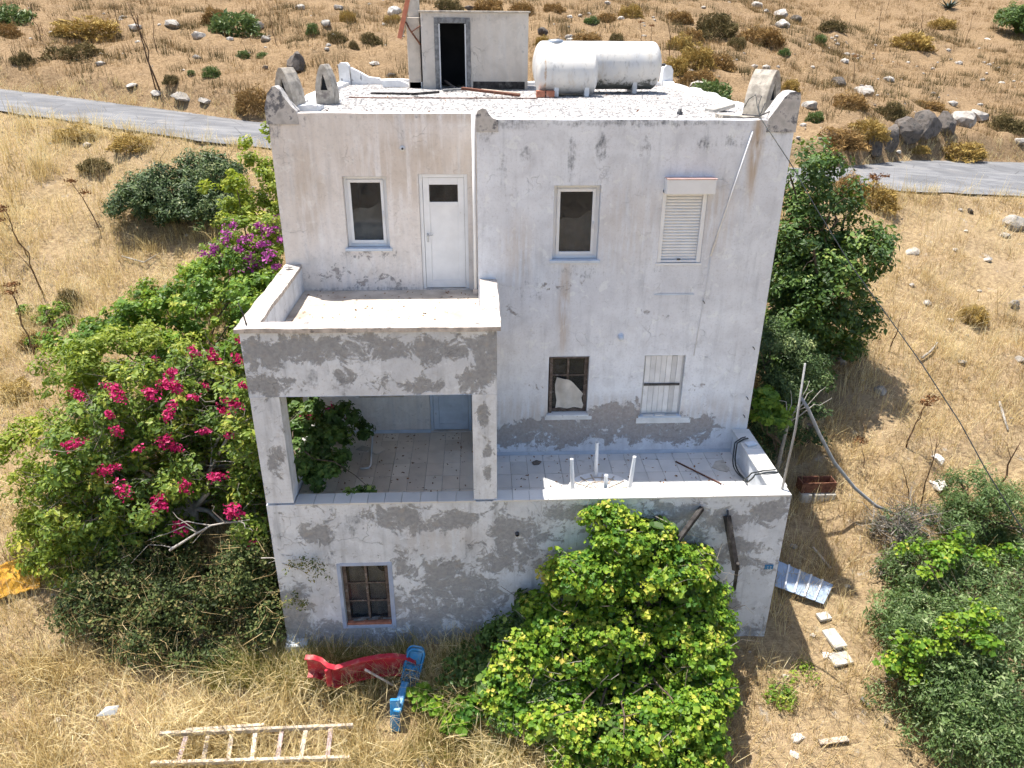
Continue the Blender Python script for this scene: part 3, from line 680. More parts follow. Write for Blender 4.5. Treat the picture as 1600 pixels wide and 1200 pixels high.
pvc_door(D_UL, YL); pvc_door(D_LL, YL, False, 'bluewhite')
# loggia window, mostly behind the beam
x0, x1, z0, z1 = W_LL
w = ring(MB(), x0+.002, x1-.002, z0+.03, z1-.002, YL+.10, YL+.16, .06).build('window', M['pvc'], house)
MB().box(x0+.06, x1-.06, YL+.12, YL+.126, z0+.09, z1-.06).build('pane', M['glass'], w)
MB().box(x0-.08, x1+.08, YL-.06, YL+.10, z0-.035, z0+.026, .004).build('sill', M['screed'], w)
# roller shutter window
x0, x1, z0, z1 = S_UR
w = MB().box(x0+.002, x0+.07, .0, .10, z0+.02, z1-.05, .003).box(x1-.07, x1-.002, .0, .10, z0+.02, z1-.05, .003).box(x0+.07, x1-.07, .01, .09, z0+.02, z0+.06, .003).build('roller_shutter', M['pvc'], house)
n = 23; zt = z1-.02; dz = (zt-z0-.065)/n
for k in range(n):
    zz = z0+.065+k*dz
    pr_ = [(.062, zz), (.046, zz+dz*.25), (.044, zz+dz*.7), (.058, zz+dz-.002)]
    V = []; 
    for xx in (x0+.072, x1-.072): V += [(xx, q, r) for q, r in pr_]+[(xx, .075, zz+dz-.002), (xx, .075, zz)]
    F = [(i, i+1, i+7, i+6) for i in range(5)]+[(5, 0, 6, 11), (0, 5, 4, 3, 2, 1), (6, 7, 8, 9, 10, 11)]
    MB().add(V, F).build('slat', M['pvc'], w)
MB().box(x0+.015, x1+.075, -.165, -.001, z1-.05, z1+.19, .01).build('shutter_box', M['pvc'], w)
MB().box(x0+.01, x1+.08, -.175, .0, z1+.191, z1+.205, .003).build('box_cover', M['pinkstrip'], w)
MB().box((x0+x1)/2-.03, (x0+x1)/2+.03, -.004, .012, z0+.066, z0+.09, .002).build('pull_tab', M['steel'], w)
MB().box(x0-.02, x1+.02, -.02, .0, z0-.02, z0+.016, .003).build('sill', M['pvc'], w)
# painted-over ledge mark under it
MB().box(2.40, 3.10, -.02, -.009, 3.17, 3.195, .002).build('ledge_strip', M['bluewhite'], house)
# old wooden window beside it below
def old_window(o, y, rows, surround=None, curtain='torn'):
    x0, x1, z0, z1 = o; a = y+.09
    m = ring(MB(), x0+.003, x1-.003, z0+.003, z1-.003, a, a+.07, .065, .005)
    w = m.build('window', M['oldwood'], house)
    xm = (x0+x1)/2+.0
    MB().box(xm-.02, xm+.02, a+.015, a+.055, z0+.068, z1-.068, .003).build('mullion', M['oldwood'], w)
    for k in range(1, rows):
        zz = z0+.07+(z1-z0-.14)*k/rows
        MB().box(x0+.068, xm-.022, a+.018, a+.052, zz-.014, zz+.014, .002).build('glazing_bar', M['oldwood'], w)
        MB().box(xm+.022, x1-.068, a+.018, a+.052, zz-.014, zz+.014, .002).build('glazing_bar', M['oldwood'], w)
    for s in (0, 1):
        for k in range(rows):
            za = z0+.07+(z1-z0-.14)*k/rows+.014; zb_ = z0+.07+(z1-z0-.14)*(k+1)/rows-.014
            xa, xb = (x0+.068, xm-.022) if s == 0 else (xm+.022, x1-.068)
            MB().box(xa, xb, a+.03, a+.035, za, zb_).build('pane', M['dirtyglass'], w)
    return w
w = old_window(W_LR, 0.0, 3)
x0, x1, z0, z1 = W_LR
# half open left casement, torn curtain
MB().box(x0+.02, x0+.075, .01, .09, z0+.02, z1-.02, .004).build('casement', M['oldwood'], w)
V = []; F = []; n = 16
for i in range(n+1):
    t = i/n; xx = x0+.15+(x1-x0-.23)*t
    top = z0+.70-.34*t+.10*math.sin(3.1*t)*1.0; 
    for k in range(5):
        s = k/4; V.append((xx+.02*math.sin(7*s), .065+.025*math.sin(11*t+2*s)+.02*s, z0+.09+(top-z0-.09)*s))
    if i:
        for k in range(4): F.append(((i-1)*5+k, i*5+k, i*5+k+1, (i-1)*5+k+1))
MB().add(V, F, True).build('curtain', M['curtain'], w)
MB().box(x0-.03, x1+.03, -.07, .09, z0-.03, z0+.002, .006).build('sill', M['limewash'], w)
MB().box(x0-.05, x1+.10, -.022, -.009, z0-.12, z0-.045, .006).build('apron', M['limewash'], w)
# boarded window
x0, x1, z0, z1 = S_LR
w = ring(MB(), x0+.003, x1-.003, z0+.003, z1-.003, .06, .12, .03).build('boarded_window', M['pvc_old'], house)
nb = 7; bw = (x1-x0-.07)/nb
for k in range(nb):
    xa = x0+.035+k*bw; MB().box(xa+.002, xa+bw-.002, .052+.004*rs.rand(), .075, z0+.03, z1-.03+rs.normal(0, .003), .003).build('board', M['pvc_old'], w)
MB().box(x0+.04, x1-.05, .03, .05, z0+.60, z0+.645, .003).build('iron_bar', M['steel'], w)
MB().box(x0-.03, x1+.03, -.06, .05, z0-.03, z0+.002, .005).build('sill', M['bluewhite'], w)
for k in range(3): MB().box(x0+.06+k*.22, x0+.25+k*.22, -.045, .03, z0+.003, z0+.018+.008*(k % 2), .003).build('loose_tile', M['tilew2'], w)
MB().box(x0-.06, x1+.22, -.02, -.009, z0-.16, z0-.045, .008).build('apron', M['limewash'], w)
# lower front window with blue surround
x0, x1, z0, z1 = W_FL
w = old_window(W_FL, YT, 3)
b = YT-.008; 
MB().box(x0-.06, x0-.002, b-.004, b+.004, z0-.05, z1+.05, .002).box(x1+.002, x1+.075, b-.004, b+.004, z0-.08, z1+.07, .002).box(x0-.002, x1+.002, b-.004, b+.004, z1+.002, z1+.06, .002).box(x0-.002, x1+.002, b-.004, b+.004, z0-.05, z0-.002, .002).build('painted_surround', M['blue_paint'], w)
MB().box(x0+.01, x1-.01, YT+.01, YT+.088, z0+.001, z0+.045, .004).build('sill', M['brick'], w)
for k in range(8):
    xx = x0+.1+rs.rand()*(x1-x0-.25); MB().bar((xx, YT+.03+.05*rs.rand(), z0+.055+.015*k*.5), (xx+.12+.1*rs.rand(), YT+.03+.05*rs.rand(), z0+.06+.02*k*.5), .03, .008).build('splinter', M['greywood'], w)
for k, (xa, xb) in enumerate(((x0+.09, (x0+x1)/2-.03), ((x0+x1)/2+.03, x1-.09))):
    V = []; F = []; n = 10
    for i in range(n+1):
        t = i/n
        for j in range(7): s = j/6; V.append((xa+(xb-xa)*t, YT+.20+.02*math.sin(8*t+3*s+k), z0+.08+(z1-z0-.2)*s*(.93+.07*math.sin(4*t+k))))
        if i:
            for j in range(6): F.append(((i-1)*7+j, i*7+j, i*7+j+1, (i-1)*7+j+1))
    MB().add(V, F, True).build('curtain', M['curtain'], w)
w = old_window(W_FR, YT, 3)
x0, x1, z0, z1 = W_FR
MB().box(x1+.002, x1+.08, b-.004, b+.004, z0, z1+.05, .002).build('painted_surround', M['bluewhite'], w)
# wall fittings
c = P(629, 232, YL); MB().lathe((c[0], YL-.03, c[2]), (0, 1, 0), [(0, .0), (0, .045), (.03, .05)], 14).build('lamp_base', M['pvc_old'], house)
MB().lathe((c[0], YL-.05, c[2]), (0, 1, 0), [(0, .0), (0, .018), (.02, .018)], 10).build('lamp_holder', M['steel'], house)
c = P(970, 525, 0); MB().lathe((c[0], -.02, c[2]), (0, 1, 0), [(0, 0), (0, .05), (.02, .06)], 14).lathe((c[0], -.06, c[2]-.02), (0, 1, 0), [(-.03, 0), (-.02, .04), (.03, .05), (.045, .045)], 14).build('wall_lamp', M['bluewhite'], house)
p0 = P(1176, 205, -.02); p1 = P(1110, 400, -.02); p2 = P(1104, 445, -.015); p3 = P(1094, 500, -.014); p4 = P(1084, 556, -.014)
MB().tube([p0, p1], .014, 7).build('conduit', M['pvc_old'], house)
MB().tube([p1, p2, p3, p4], .005, 5).build('wall_wire', M['pvc_old'], house)
MB().tube([P(1165, 700, -.02), P(1150, 640, -.02)], .004, 4)
for u, v in ((1176, 542), (1166, 620), (1161, 648), (1098, 470)):
    q = P(u, v, 0); MB().tube([(q[0], .0, q[2]), (q[0]-.0, -.06, q[2]+.01), (q[0]+.02, -.07, q[2]-.03)], .008, 5).build('wall_hook', M['steel'], house)
c = P(808, 833, YT); MB().lathe((c[0], YT-.05, c[2]), (0, 1, 0), [(0, .02), (0, .035), (.05, .035)], 12).build('pipe_stub', M['steel'], house)
# number plate
cpl = P(1201, 885, YT)
plate = empty('number_plate', (cpl[0], YT-.01, cpl[2]), 'small blue house number plate on the lower front wall by its right corner', 'plate')
MB().box(cpl[0]-.075, cpl[0]+.075, YT-.022, YT-.009, cpl[2]-.045, cpl[2]+.045, .003).build('plate', M['plateblue'], plate)
def digit3(x, z, s):
    pts = [(-.5, .9), (0, 1), (.5, .7), (.1, .1), (.55, -.4), (.1, -1), (-.5, -.85)]
    return [(x+a*s*.55, YT-.024, z+bb*s) for a, bb in pts]
for dx in (-.026, .026):
    MB().tube(digit3(cpl[0]+dx, cpl[2], .024), .004, 5).build('digit', M['bluewhite'], plate)

# ---- roof
rxs = np.linspace(XL+.03, XR-.03, 90); rys = np.linspace(.05, DR-.03, 90)
RX, RY = np.meshgrid(rxs, rys); RZ = H-.035+(fbm(RX*.9, RY*.9, 1, 3)-.5)*.05+(fbm(RX*5, RY*5, 1, 2)-.5)*.012
ri = np.arange(RX.size).reshape(RX.shape); F = np.stack([ri[:-1, :-1], ri[:-1, 1:], ri[1:, 1:], ri[1:, :-1]], -1)
keep = ~((RX[:-1, 1:] < XM+.1) & (RY[:-1, :-1] < YL+.05)); F = F[keep]
npmesh('roof', np.stack([RX, RY, RZ], -1).reshape(-1, 3), F, M['roof'], house, smooth=True)
# loose stones of the gravel screed
V = []; Fq = []
nst = 5200; sx = rs.uniform(XL+.25, XR-.25, nst); sy = rs.uniform(.2, DR-.3, nst); ok = ~((sx < XM+.15) & (sy < YL+.2)); sx, sy = sx[ok], sy[ok]
szz = rs.uniform(.008, .026, len(sx)); base8 = np.array([[-1, -1, 0], [1, -1, 0], [1, 1, 0], [-1, 1, 0], [-.6, -.5, 1], [.6, -.6, .9], [.5, .6, 1], [-.5, .5, .8]])
an = rs.uniform(0, 6.28, len(sx)); ca, sa = np.cos(an), np.sin(an)
B = base8[None]*szz[:, None, None]; B = np.stack([B[..., 0]*ca[:, None]-B[..., 1]*sa[:, None], B[..., 0]*sa[:, None]+B[..., 1]*ca[:, None], B[..., 2]*.9], -1)
B += np.stack([sx, sy, H-.035+(fbm(sx*.9, sy*.9, 1, 3)-.5)*.05-.004], -1)[:, None]
f8 = np.array([[4, 5, 6, 7], [0, 1, 5, 4], [1, 2, 6, 5], [2, 3, 7, 6], [3, 0, 4, 7]])
Fs = (f8[None]+(np.arange(len(sx))*8)[:, None, None]).reshape(-1, 4)
tag(npmesh('gravel', B.reshape(-1, 3), Fs, M['roof'], house), kind='stuff')
MB().prism([(-4.125, 5.88), (-4.13, 6.14), (-4.06, 6.36), (-3.97, 6.465), (-3.92, 6.47), (-3.86, 6.42), (-3.78, 6.28), (-3.70, 6.17), (-3.62, 6.09), (-3.60, 5.88)], YL-.022, YL+.26).build('parapet_horn', M['horn'], house)
MB().prism([(3.96, 5.88), (3.97, 6.09), (4.08, 6.25), (4.17, 6.40), (4.25, 6.475), (4.34, 6.49), (4.42, 6.46), (4.435, 6.36), (4.43, 5.88)], -.022, .32).build('parapet_horn', M['horn'], house)
MB().prism([(XM-.004, 5.88), (XM-.004, 6.12), (-.625, 6.195), (-.56, 6.23), (-.50, 6.215), (-.455, 6.14), (-.40, 6.085), (-.31, 6.055), (-.31, 5.88)], -.02, .16).build('parapet_horn', M['horn'], house)
def lumpy(name, x0, x1, y0, y1, z0, z1, mat, amp=.05, st=.12):
    """broken, hand-plastered upstand"""
    nx_, ny_ = max(2, int((x1-x0)/st)), max(2, int((y1-y0)/st)); m = MB()
    V = []; F = []
    for j in range(ny_+1):
        for i in range(nx_+1):
            x = x0+(x1-x0)*i/nx_; y = y0+(y1-y0)*j/ny_; ed = (i in (0, nx_)) or (j in (0, ny_))
            V.append((x+.03*(fbm(x*3, y*3, 1, 2)-.5), y, z1+amp*(fbm(x*2.3, y*2.3, z0, 3)-.5)*2-(.02 if ed else 0)))
    top = len(V)
    I = lambda i, j: j*(nx_+1)+i
    for j in range(ny_):
        for i in range(nx_): F.append((I(i, j), I(i+1, j), I(i+1, j+1), I(i, j+1)))
    loop = [I(i, 0) for i in range(nx_)]+[I(nx_, j) for j in range(ny_)]+[I(i, ny_) for i in range(nx_, 0, -1)]+[I(0, j) for j in range(ny_, 0, -1)]
    n = len(V)
    for q in loop: V.append((V[q][0], V[q][1], z0))
    for k in range(len(loop)): k2 = (k+1) % len(loop); F.append((loop[k2], loop[k], n+k, n+k2))
    return m.add(V, F).build(name, mat, house)
lumpy('parapet', XL+.01, XL+.24, YL+.27, DR-.33, 6.0, 6.12, M['limewash'], .07)
lumpy('parapet', XR-.26, XR-.01, .33, DR-.33, 6.0, 6.13, M['limewash'], .07)
lumpy('parapet', XL+.3, -2.3, DR-.24, DR-.01, 6.0, 6.16, M['limewash'], .03)
lumpy('parapet', .62, XR-.3, DR-.24, DR-.01, 6.0, 6.12, M['limewash'], .04)
lumpy('parapet_rubble', -3.86, -3.35, 1.3, 2.0, 5.98, 6.12, M['limewash'], .10, .1)
lumpy('parapet_rubble', -3.80, -3.28, 2.6, 3.3, 5.98, 6.13, M['limewash'], .10, .1)
MB().prism([(XL+.0, 5.9), (XL+.0, 6.48), (XL+.05, 6.53), (XL+.20, 6.53), (XL+.25, 6.46), (XL+.29, 5.9)], DR-.32, DR-.0).build('corner_pier', M['limewash'], house)
MB().prism([(XL+.292, 5.9), (XL+.292, 6.42), (XL+.5, 6.32), (XL+.72, 6.20), (XL+1.0, 6.17), (XL+1.0, 5.9)], DR-.25, DR-.02).build('corner_wing', M['limewash'], house)
MB().prism([(XR-.30, 5.9), (XR-.27, 6.44), (XR-.2, 6.52), (XR-.08, 6.50), (XR-.02, 6.4), (XR, 5.9)], DR-.32, DR).build('corner_pier', M['limewash'], house)
MB().prism([(-2.9, 6.04), (-2.9, 6.18), (-2.5, 6.2), (-2.3, 6.12), (-2.25, 6.04)], 7.2, 7.5).build('roof_upstand', M['limewash'], house)

def cowl(x, y, z, w, h, dep, rz, lean=0.0):
    """pointed-arch chimney cowl with a triangular vent"""
    out = [(-.5, 0), (-.5, .30), (-.46, .50), (-.36, .70), (-.22, .88), (-.08, .985), (.08, .985), (.22, .88), (.36, .70), (.46, .50), (.5, .30), (.5, 0)]
    tri = [(-.20, .40), (-.20, .40), (-.17, .46), (-.12, .56), (-.07, .66), (-.01, .76), (.01, .76), (.07, .66), (.12, .56), (.17, .46), (.20, .40), (.20, .40)]
    o = [(a*w, b*h) for a, b in out]; t = [(a*w, b*h) for a, b in tri]; n = len(o)
    V = [(a, -dep/2, b) for a, b in o]+[(a, -dep/2, b) for a, b in t]+[(a, -dep/2+.05, b) for a, b in t]+[(a, dep/2, b) for a, b in o]
    F = []; MI = []
    for i in range(n):
        j = (i+1) % n
        F.append((i, j, n+j, n+i)); F.append((n+i, n+j, 2*n+j, 2*n+i)); F.append((j, i, 3*n+i, 3*n+j))
    F.append(tuple(range(2*n, 3*n))); F.append(tuple(reversed(range(3*n, 4*n))))
    c_, s_ = math.cos(rz), math.sin(rz)
    W = [(x+(a+lean*b)*c_-yy*s_, y+(a+lean*b)*s_+yy*c_, z+b) for a, yy, b in V]
    ch = MB().add(W, F).build('chimney_cowl', M['cowl'], house)
    V = [W[2*n+i] for i in range(n)]
    k = np.array([s_, -c_, 0])*.004
    MB().add([tuple(np.array(q)+k) for q in V], [tuple(range(n))]).build('vent', M['void'], ch)  # near-black sheet paints the darkness inside the vent opening
cowl(-3.80, 1.45, 6.0, .36, .74, .34, math.radians(-24), -.06)
cowl(-3.42, 2.75, 6.0, .34, .74, .34, math.radians(-8))
cowl(4.08, .72, 6.0, .38, .78, .42, math.radians(34), .04)
lumpy('parapet_rubble', 3.35, 3.92, .35, .8, 6.0, 6.13, M['cowl'], .08, .1)

# stair hut
HF = 6.8
hh = wall_panel('roof_hut', M['hut'], -1.9, .57, 6.02, 7.66, HF, house, [(-1.57, -.80, 6.021, 7.50)], thick=.14, patches=[(690, 30, 50, 8, 1, .4), (760, 28, 60, 6, 1, .4), (660, 40, 12, 30, 1, .4), (820, 60, 8, 40, 1, .35)], base=(.10, .06, .15))
MB().box(-1.9, -1.78, HF+.142, 8.35, 6.0, 7.64, .01).box(.45, .57, HF+.142, 8.35, 6.0, 7.64, .01).box(-1.779, .449, 8.23, 8.35, 6.0, 7.64, .01).build('hut_wall', M['hut'], hh)
MB().box(-1.95, .61, HF-.05, 8.4, 7.662, 7.70, .008).build('hut_roof', M['cowl'], hh)
MB().box(-1.6, -1.5, HF-.03, HF+.06, 6.03, 7.55, .006).box(-.87, -.77, HF-.03, HF+.06, 6.03, 7.55, .006).box(-1.5, -.87, HF-.03, HF+.06, 7.44, 7.55, .006).build('door_frame', M['greywood'], hh)
MB().box(-1.5, -1.47, HF-.01, HF+.04, 6.04, 7.43, .003).box(-.90, -.872, HF-.01, HF+.04, 6.04, 7.43, .003).build('door_stop', M['pvc_old'], hh)
MB().box(-1.7, .4, 8.0, 8.02, 6.05, 7.6).build('dark_backing', M['void'], hh)  # added near-black panel, paints the unlit depth behind the doorway
MB().box(-.72, .50, HF-.012, HF+.004, 6.03, 6.20, .003).build('painted_shadow_gap', M['darkwood'], hh)  # dark strip painted for the shadowed gap under the hut front
MB().box(-2.25, -1.952, 7.05, 8.3, 6.0, 7.56, .012).build('hut_buttress', M['screed'], hh)
MB().box(-2.24, -1.93, 7.05, 7.35, 6.0, 6.17, .01).build('hut_plinth', M['limewash'], hh)
MB().box(-2.22, -1.97, 7.4, 7.7, 7.561, 8.1, .01).build('hut_chimney', M['concrete'], hh)
MB().tube([P(634, 34, 7.0), P(640, 46, 6.98), P(657, 70, 6.99)], .02, 6).tube([P(643, 50, 6.98), P(657, 40, 6.99)], .014, 6).build('iron_bracket', M['rust'], hh)
bd = MB().bar(P(640, -14, 6.98), P(624, 60, 6.98), .10, .04, (0, 1, 0), .004).build('board', M['redboard'], hh)
MB().bar(P(643, -14, 7.0), P(628, 58, 7.02), .05, .03, (0, 1, 0), .004).build('board', M['palewood'], hh)

def thing(name, mb, mat, label, cat, group=None, base=None):
    o = mb.build(name, mat, None, base if base is not None else np.array(mb.v).mean(0)*[1, 1, 0]+[0, 0, np.array(mb.v)[:, 2].min()])
    return tag(o, label, cat, group)
RZ0 = H-.02
def rp(u, v, z=RZ0):
    d = ray(u, v); return CAM+d*(z-CAM[2])/d[2]
thing('wooden_plank', MB().bar(rp(722, 138, RZ0+.16), rp(812, 149, RZ0+.05), .16, .05, b=.004), M['rust'], 'thick red brown plank lying in front of the roof hut doorway', 'plank', 'planks on the roof')
thing('wooden_plank', MB().bar(rp(752, 140, RZ0+.10), rp(811, 146, RZ0+.05), .12, .03, b=.004), M['palewood'], 'pale bleached plank beside the red brown one on the roof', 'plank', 'planks on the roof')
thing('wooden_plank', MB().bar(rp(580, 146), rp(652, 147), .10, .05, b=.004), M['darkwood'], 'long dark plank on the roof left of the hut', 'plank', 'planks on the roof')
thing('wooden_plank', MB().bar(rp(645, 147, RZ0+.03), rp(684, 144, RZ0+.10), .12, .05, b=.004), M['darkwood'], 'short dark plank propped beside the roof hut doorway', 'plank', 'planks on the roof')
thing('wooden_plank', MB().bar(rp(692, 141, RZ0+.03), rp(728, 139, RZ0+.05), .14, .04, b=.004), M['greywood'], 'grey plank lying across the roof hut threshold', 'plank', 'planks on the roof')
thing('wooden_plank', MB().bar(P(695, 126, HF+.3), P(715, 140, HF-.1), .05, .03, b=.004), M['oldwood'], 'thin brown stick leaning inside the roof hut doorway', 'plank', 'planks on the roof')
thing('iron_rod', MB().tube([rp(545, 152), rp(600, 153), rp(840, 153.5)], .012, 6), M['rust'], 'thin rusty rod lying along the white roof', 'rod')
q = rp(1062, 178); thing('roof_vent', MB().lathe((q[0], q[1], RZ0-.02), (0, 0, 1), [(0, .05), (.05, .05), (.06, .03), (.10, .03), (.10, 0)], 10), M['steel'], 'small black cap standing on the white roof near the front edge', 'vent')
thing('broken_slab', MB().obox(rp(1125, 168, RZ0+.06), (.9, .3, .2), (-.3, .95, 0), (-.2, 0, .97), .22, .16, .035, .01), M['concrete'], 'broken grey slab lying on the roof by the right parapet', 'slab')

# water tanks
def tank(name, x0, x1, y, z, r, label, feet, dome=.22, rust=()):
    prof = []; n = 12
    for k in range(n+1): a = math.pi/2*k/n; prof.append((dome*(1-math.cos(a)), r*math.sin(a)))
    Ls = x1-x0
    for t in np.linspace(dome, Ls-dome, 26)[1:-1]: prof.append((t, r*(1+.004*math.sin(t*9))))
    for k in range(n, -1, -1): a = math.pi/2*k/n; prof.append((Ls-dome*(1-math.cos(a)), r*math.sin(a)))
    ns = 48; e = empty(name, ((x0+x1)/2, y, H-.02), label, 'tank')
    V = []; 
    for t, rr in prof:
        for j in range(ns): a = 2*math.pi*j/ns; V.append((x0+t, y+rr*math.cos(a), z+rr*math.sin(a)))
    V = np.array(V); I = np.arange(len(V)).reshape(len(prof), ns); J = np.roll(I, -1, 1)
    F = np.stack([I[:-1], J[:-1], J[1:], I[1:]], -1).reshape(-1, 4)
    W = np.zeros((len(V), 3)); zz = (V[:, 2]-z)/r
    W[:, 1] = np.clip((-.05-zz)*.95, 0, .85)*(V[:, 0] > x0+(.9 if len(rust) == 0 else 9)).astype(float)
    for a in rust: W[:, 2] = np.maximum(W[:, 2], .75*np.exp(-((V[:, 0]-a)/.05)**2)*(V[:, 1] < y))
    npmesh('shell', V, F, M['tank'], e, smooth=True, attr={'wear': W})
    for fx in feet:
        MB().box(fx-.05, fx+.05, y-r*.75, y+r*.75, H-.03, z-r*.62, .01).build('foot', M['pvc_old'], e)
    return e
T1 = tank('water_tank', .62, 3.52, 5.95, 6.60, .50, 'long white cylindrical water tank lying on the roof', [1.9, 2.9, 1.0])
MB().lathe((1.12, 5.9, 7.06), (0, 0, 1), [(0, .17), (.05, .17), (.06, .15), (.075, 0)], 20).build('hatch', M['zinc'], T1)
MB().tube([(3.5, 5.95, 6.62), (3.62, 5.95, 6.62), (3.63, 5.95, 6.62)], .03, 8).build('outlet', M['steel'], T1)
T2 = tank('water_tank', .60, 1.95, 4.98, 6.50, .43, 'shorter white water tank with a rusty band in front of the long one', [1.05, 1.7], .12, (.80,))
q = np.array([.75, 4.75, H-.02])
for k in range(2):
    thing('brick_block', MB().box(.62+k*.2, .80+k*.2, 4.52, 4.72, H-.03, H+.10, .006), M['brick'], ['red hollow brick under the left end of the short tank', 'red brick just right of the other under the short tank'][k], 'brick', 'bricks under the tank')

# ------------------------------------------------------------------ plants
def leaf_mesh(C, Nrm, size, asp=.5, fold=.25, droop=.0, lobed=False):
    """one small folded leaf per centre: numpy (n,3) centres, normals"""
    n = len(C); s = size*np.clip(np.exp(rs.normal(-.03, .33, n)), .4, 2.0)
    Nn = Nrm/np.linalg.norm(Nrm, axis=1, keepdims=True)
    t = rs.normal(size=(n, 3)); t[:, 2] -= droop; t -= Nn*(t*Nn).sum(1, keepdims=True); t /= np.linalg.norm(t, axis=1, keepdims=True)
    b = np.cross(Nn, t)
    if lobed: prof = [(-.5, 0, 0), (-.30, .50, 1), (.12, .55, 1), (.5, 0, 0), (.12, -.55, 1), (-.30, -.50, 1)]
    else: prof = [(-.5, 0, 0), (.05, asp*.5, 1), (.5, 0, 0), (.05, -asp*.5, 1)]
    V = np.stack([C+(t*a+b*w+Nn*(fold*f*abs(w)))*s[:, None] for a, w, f in prof], 1)
    k = len(prof); base = np.arange(n)[:, None]*k
    F = base+np.arange(k)[None]
    if lobed: F = np.concatenate([base+np.array([[0, 1, 2, 3]]), base+np.array([[0, 3, 4, 5]])])
    return V.reshape(-1, 3), F, k

def crown(name, blobs, n, size, mat, parent, clump=.28, asp=.5, up=.6, shell=.62, droop=0.0, lobed=False, tbias=0.0, nclump=None, tvar=.26, gaps=.0, floor=None):
    """blobs: (cx,cy,cz,rx,ry,rz). leaves in clumps, more of them near the outside"""
    B = np.array(blobs, float); vol = (B[:, 3]*B[:, 4]*B[:, 5])**.67; pr = vol/vol.sum()
    K = nclump or max(12, int(n/70))
    bi = rs.choice(len(B), K, p=pr); d = rs.normal(size=(K, 3)); d /= np.linalg.norm(d, axis=1, keepdims=True)
    d[:, 2] = np.where(d[:, 2] < -.35, -d[:, 2]*.5, d[:, 2])
    rr = shell+(1-shell)*rs.rand(K)**.6; rr *= rs.uniform(.88, 1.12, K)
    cc = B[bi, :3]+d*B[bi, 3:]*rr[:, None]
    if gaps > 0:
        k = fbm(cc[:, 0]*1.4+3, cc[:, 1]*1.4, cc[:, 2]*1.4, 2) > gaps; cc, d, bi = cc[k], d[k], bi[k]; K = len(cc)
    ct = rs.normal(.42+tbias, tvar*.6, K); cs = clump*rs.uniform(.6, 1.35, K)
    w = cs**2; ci = rs.choice(K, n, p=w/w.sum())
    e = rs.normal(size=(n, 3)); e /= np.linalg.norm(e, axis=1, keepdims=True); e *= (rs.rand(n)**.45)[:, None]
    C = cc[ci]+e*cs[ci][:, None]*np.array([1, 1, .75])
    if floor is not None:
        h = terrain(C[:, 0], C[:, 1]); k = C[:, 2] > h+.01; C, ci, e = C[k], ci[k], e[k]
    nr = e*.9+d[ci]*.5+np.array([0, 0, up])+rs.normal(scale=.45, size=C.shape)
    V, F, kk = leaf_mesh(C, nr, size, asp, .3, droop, lobed)
    t = np.clip(ct[ci]+rs.normal(0, tvar*.55, len(C))+.10*e[:, 2], 0, 1)
    o = npmesh(name, V, F, mat, parent, attr={'tint': np.repeat(t, kk)})
    return o, cc

def limb(mb, p, q, r0, r1, k=5, wob=.08):
    p, q = np.array(p, float), np.array(q, float); L_ = np.linalg.norm(q-p); pts = []
    for i in range(k+1):
        t = i/k; pts.append(p+(q-p)*t+(rs.normal(scale=wob*L_*.5, size=3) if 0 < i < k else 0)+np.array([0, 0, .10*L_*math.sin(math.pi*t)]))
    mb.tube(pts, [r0+(r1-r0)*i/k for i in range(k+1)], 6, cap=False); return pts
def stems(name, base, targets, r, mat, parent, twig=0):
    m = MB(); b = np.array(base, float)
    fork = b+np.array([0, 0, .35])*max(1, np.ptp(np.array(targets)[:, 2])*.5); fork[:2] += rs.normal(scale=.06, size=2)
    m.tube([b-[0, 0, .25], b+(fork-b)*.5+rs.normal(scale=.03, size=3), fork], [r*1.25, r*1.05, r*.9], 8)
    for q in targets:
        pts = limb(m, fork, q, r*.6, r*.12)
        for k in range(twig):
            i = random.randint(2, len(pts)-1); limb(m, pts[i], pts[i]+rs.normal(scale=.35, size=3)+[0, 0, .1], r*.16, r*.04, 3)
    return m.build(name, mat, parent)
def blob(u, v, Y, rx, ry, rz): c = P(u, v, Y); return (c[0], c[1], c[2], rx, ry, rz)
def gblob(u, v, h, rx, ry, rz): c = GH(u, v, h); return (c[0], c[1], c[2], rx, ry, rz)      # a blob h above the ground

def skirted(blobs, f=.8):
    out = list(blobs)
    for b in blobs:
        g = tz(b[0], b[1]); lo = b[2]-b[5]*.6
        while lo > g+.15:
            h = max(min((lo-g)/2, b[5]), .12); out.append((b[0]+rs.normal(0, .12), b[1]+rs.normal(0, .1), lo-h*.6, b[3]*f, b[4]*f, h*1.1)); lo -= h*1.5
    return out
def plant(name, label, cat, blobs, n, size, leaf, bark='bark', r=.06, nl=9, group=None, twig=0, base=None, skirt=False, **kw):
    if skirt: blobs = skirted(blobs)
    B = np.array(blobs); c = (B[:, :3]*B[:, 3:4]).sum(0)/B[:, 3].sum()
    if base is None: base = (c[0], c[1], tz(c[0], c[1]))
    e = empty(name, base, label, cat, group)
    cr, cc = crown('crown', blobs, n, size, L[leaf], e, **kw)
    sel = cc[rs.choice(len(cc), min(nl, len(cc)), replace=False)]
    stems('trunk', base, sel, r, M[bark], e, twig)
    return e, cc
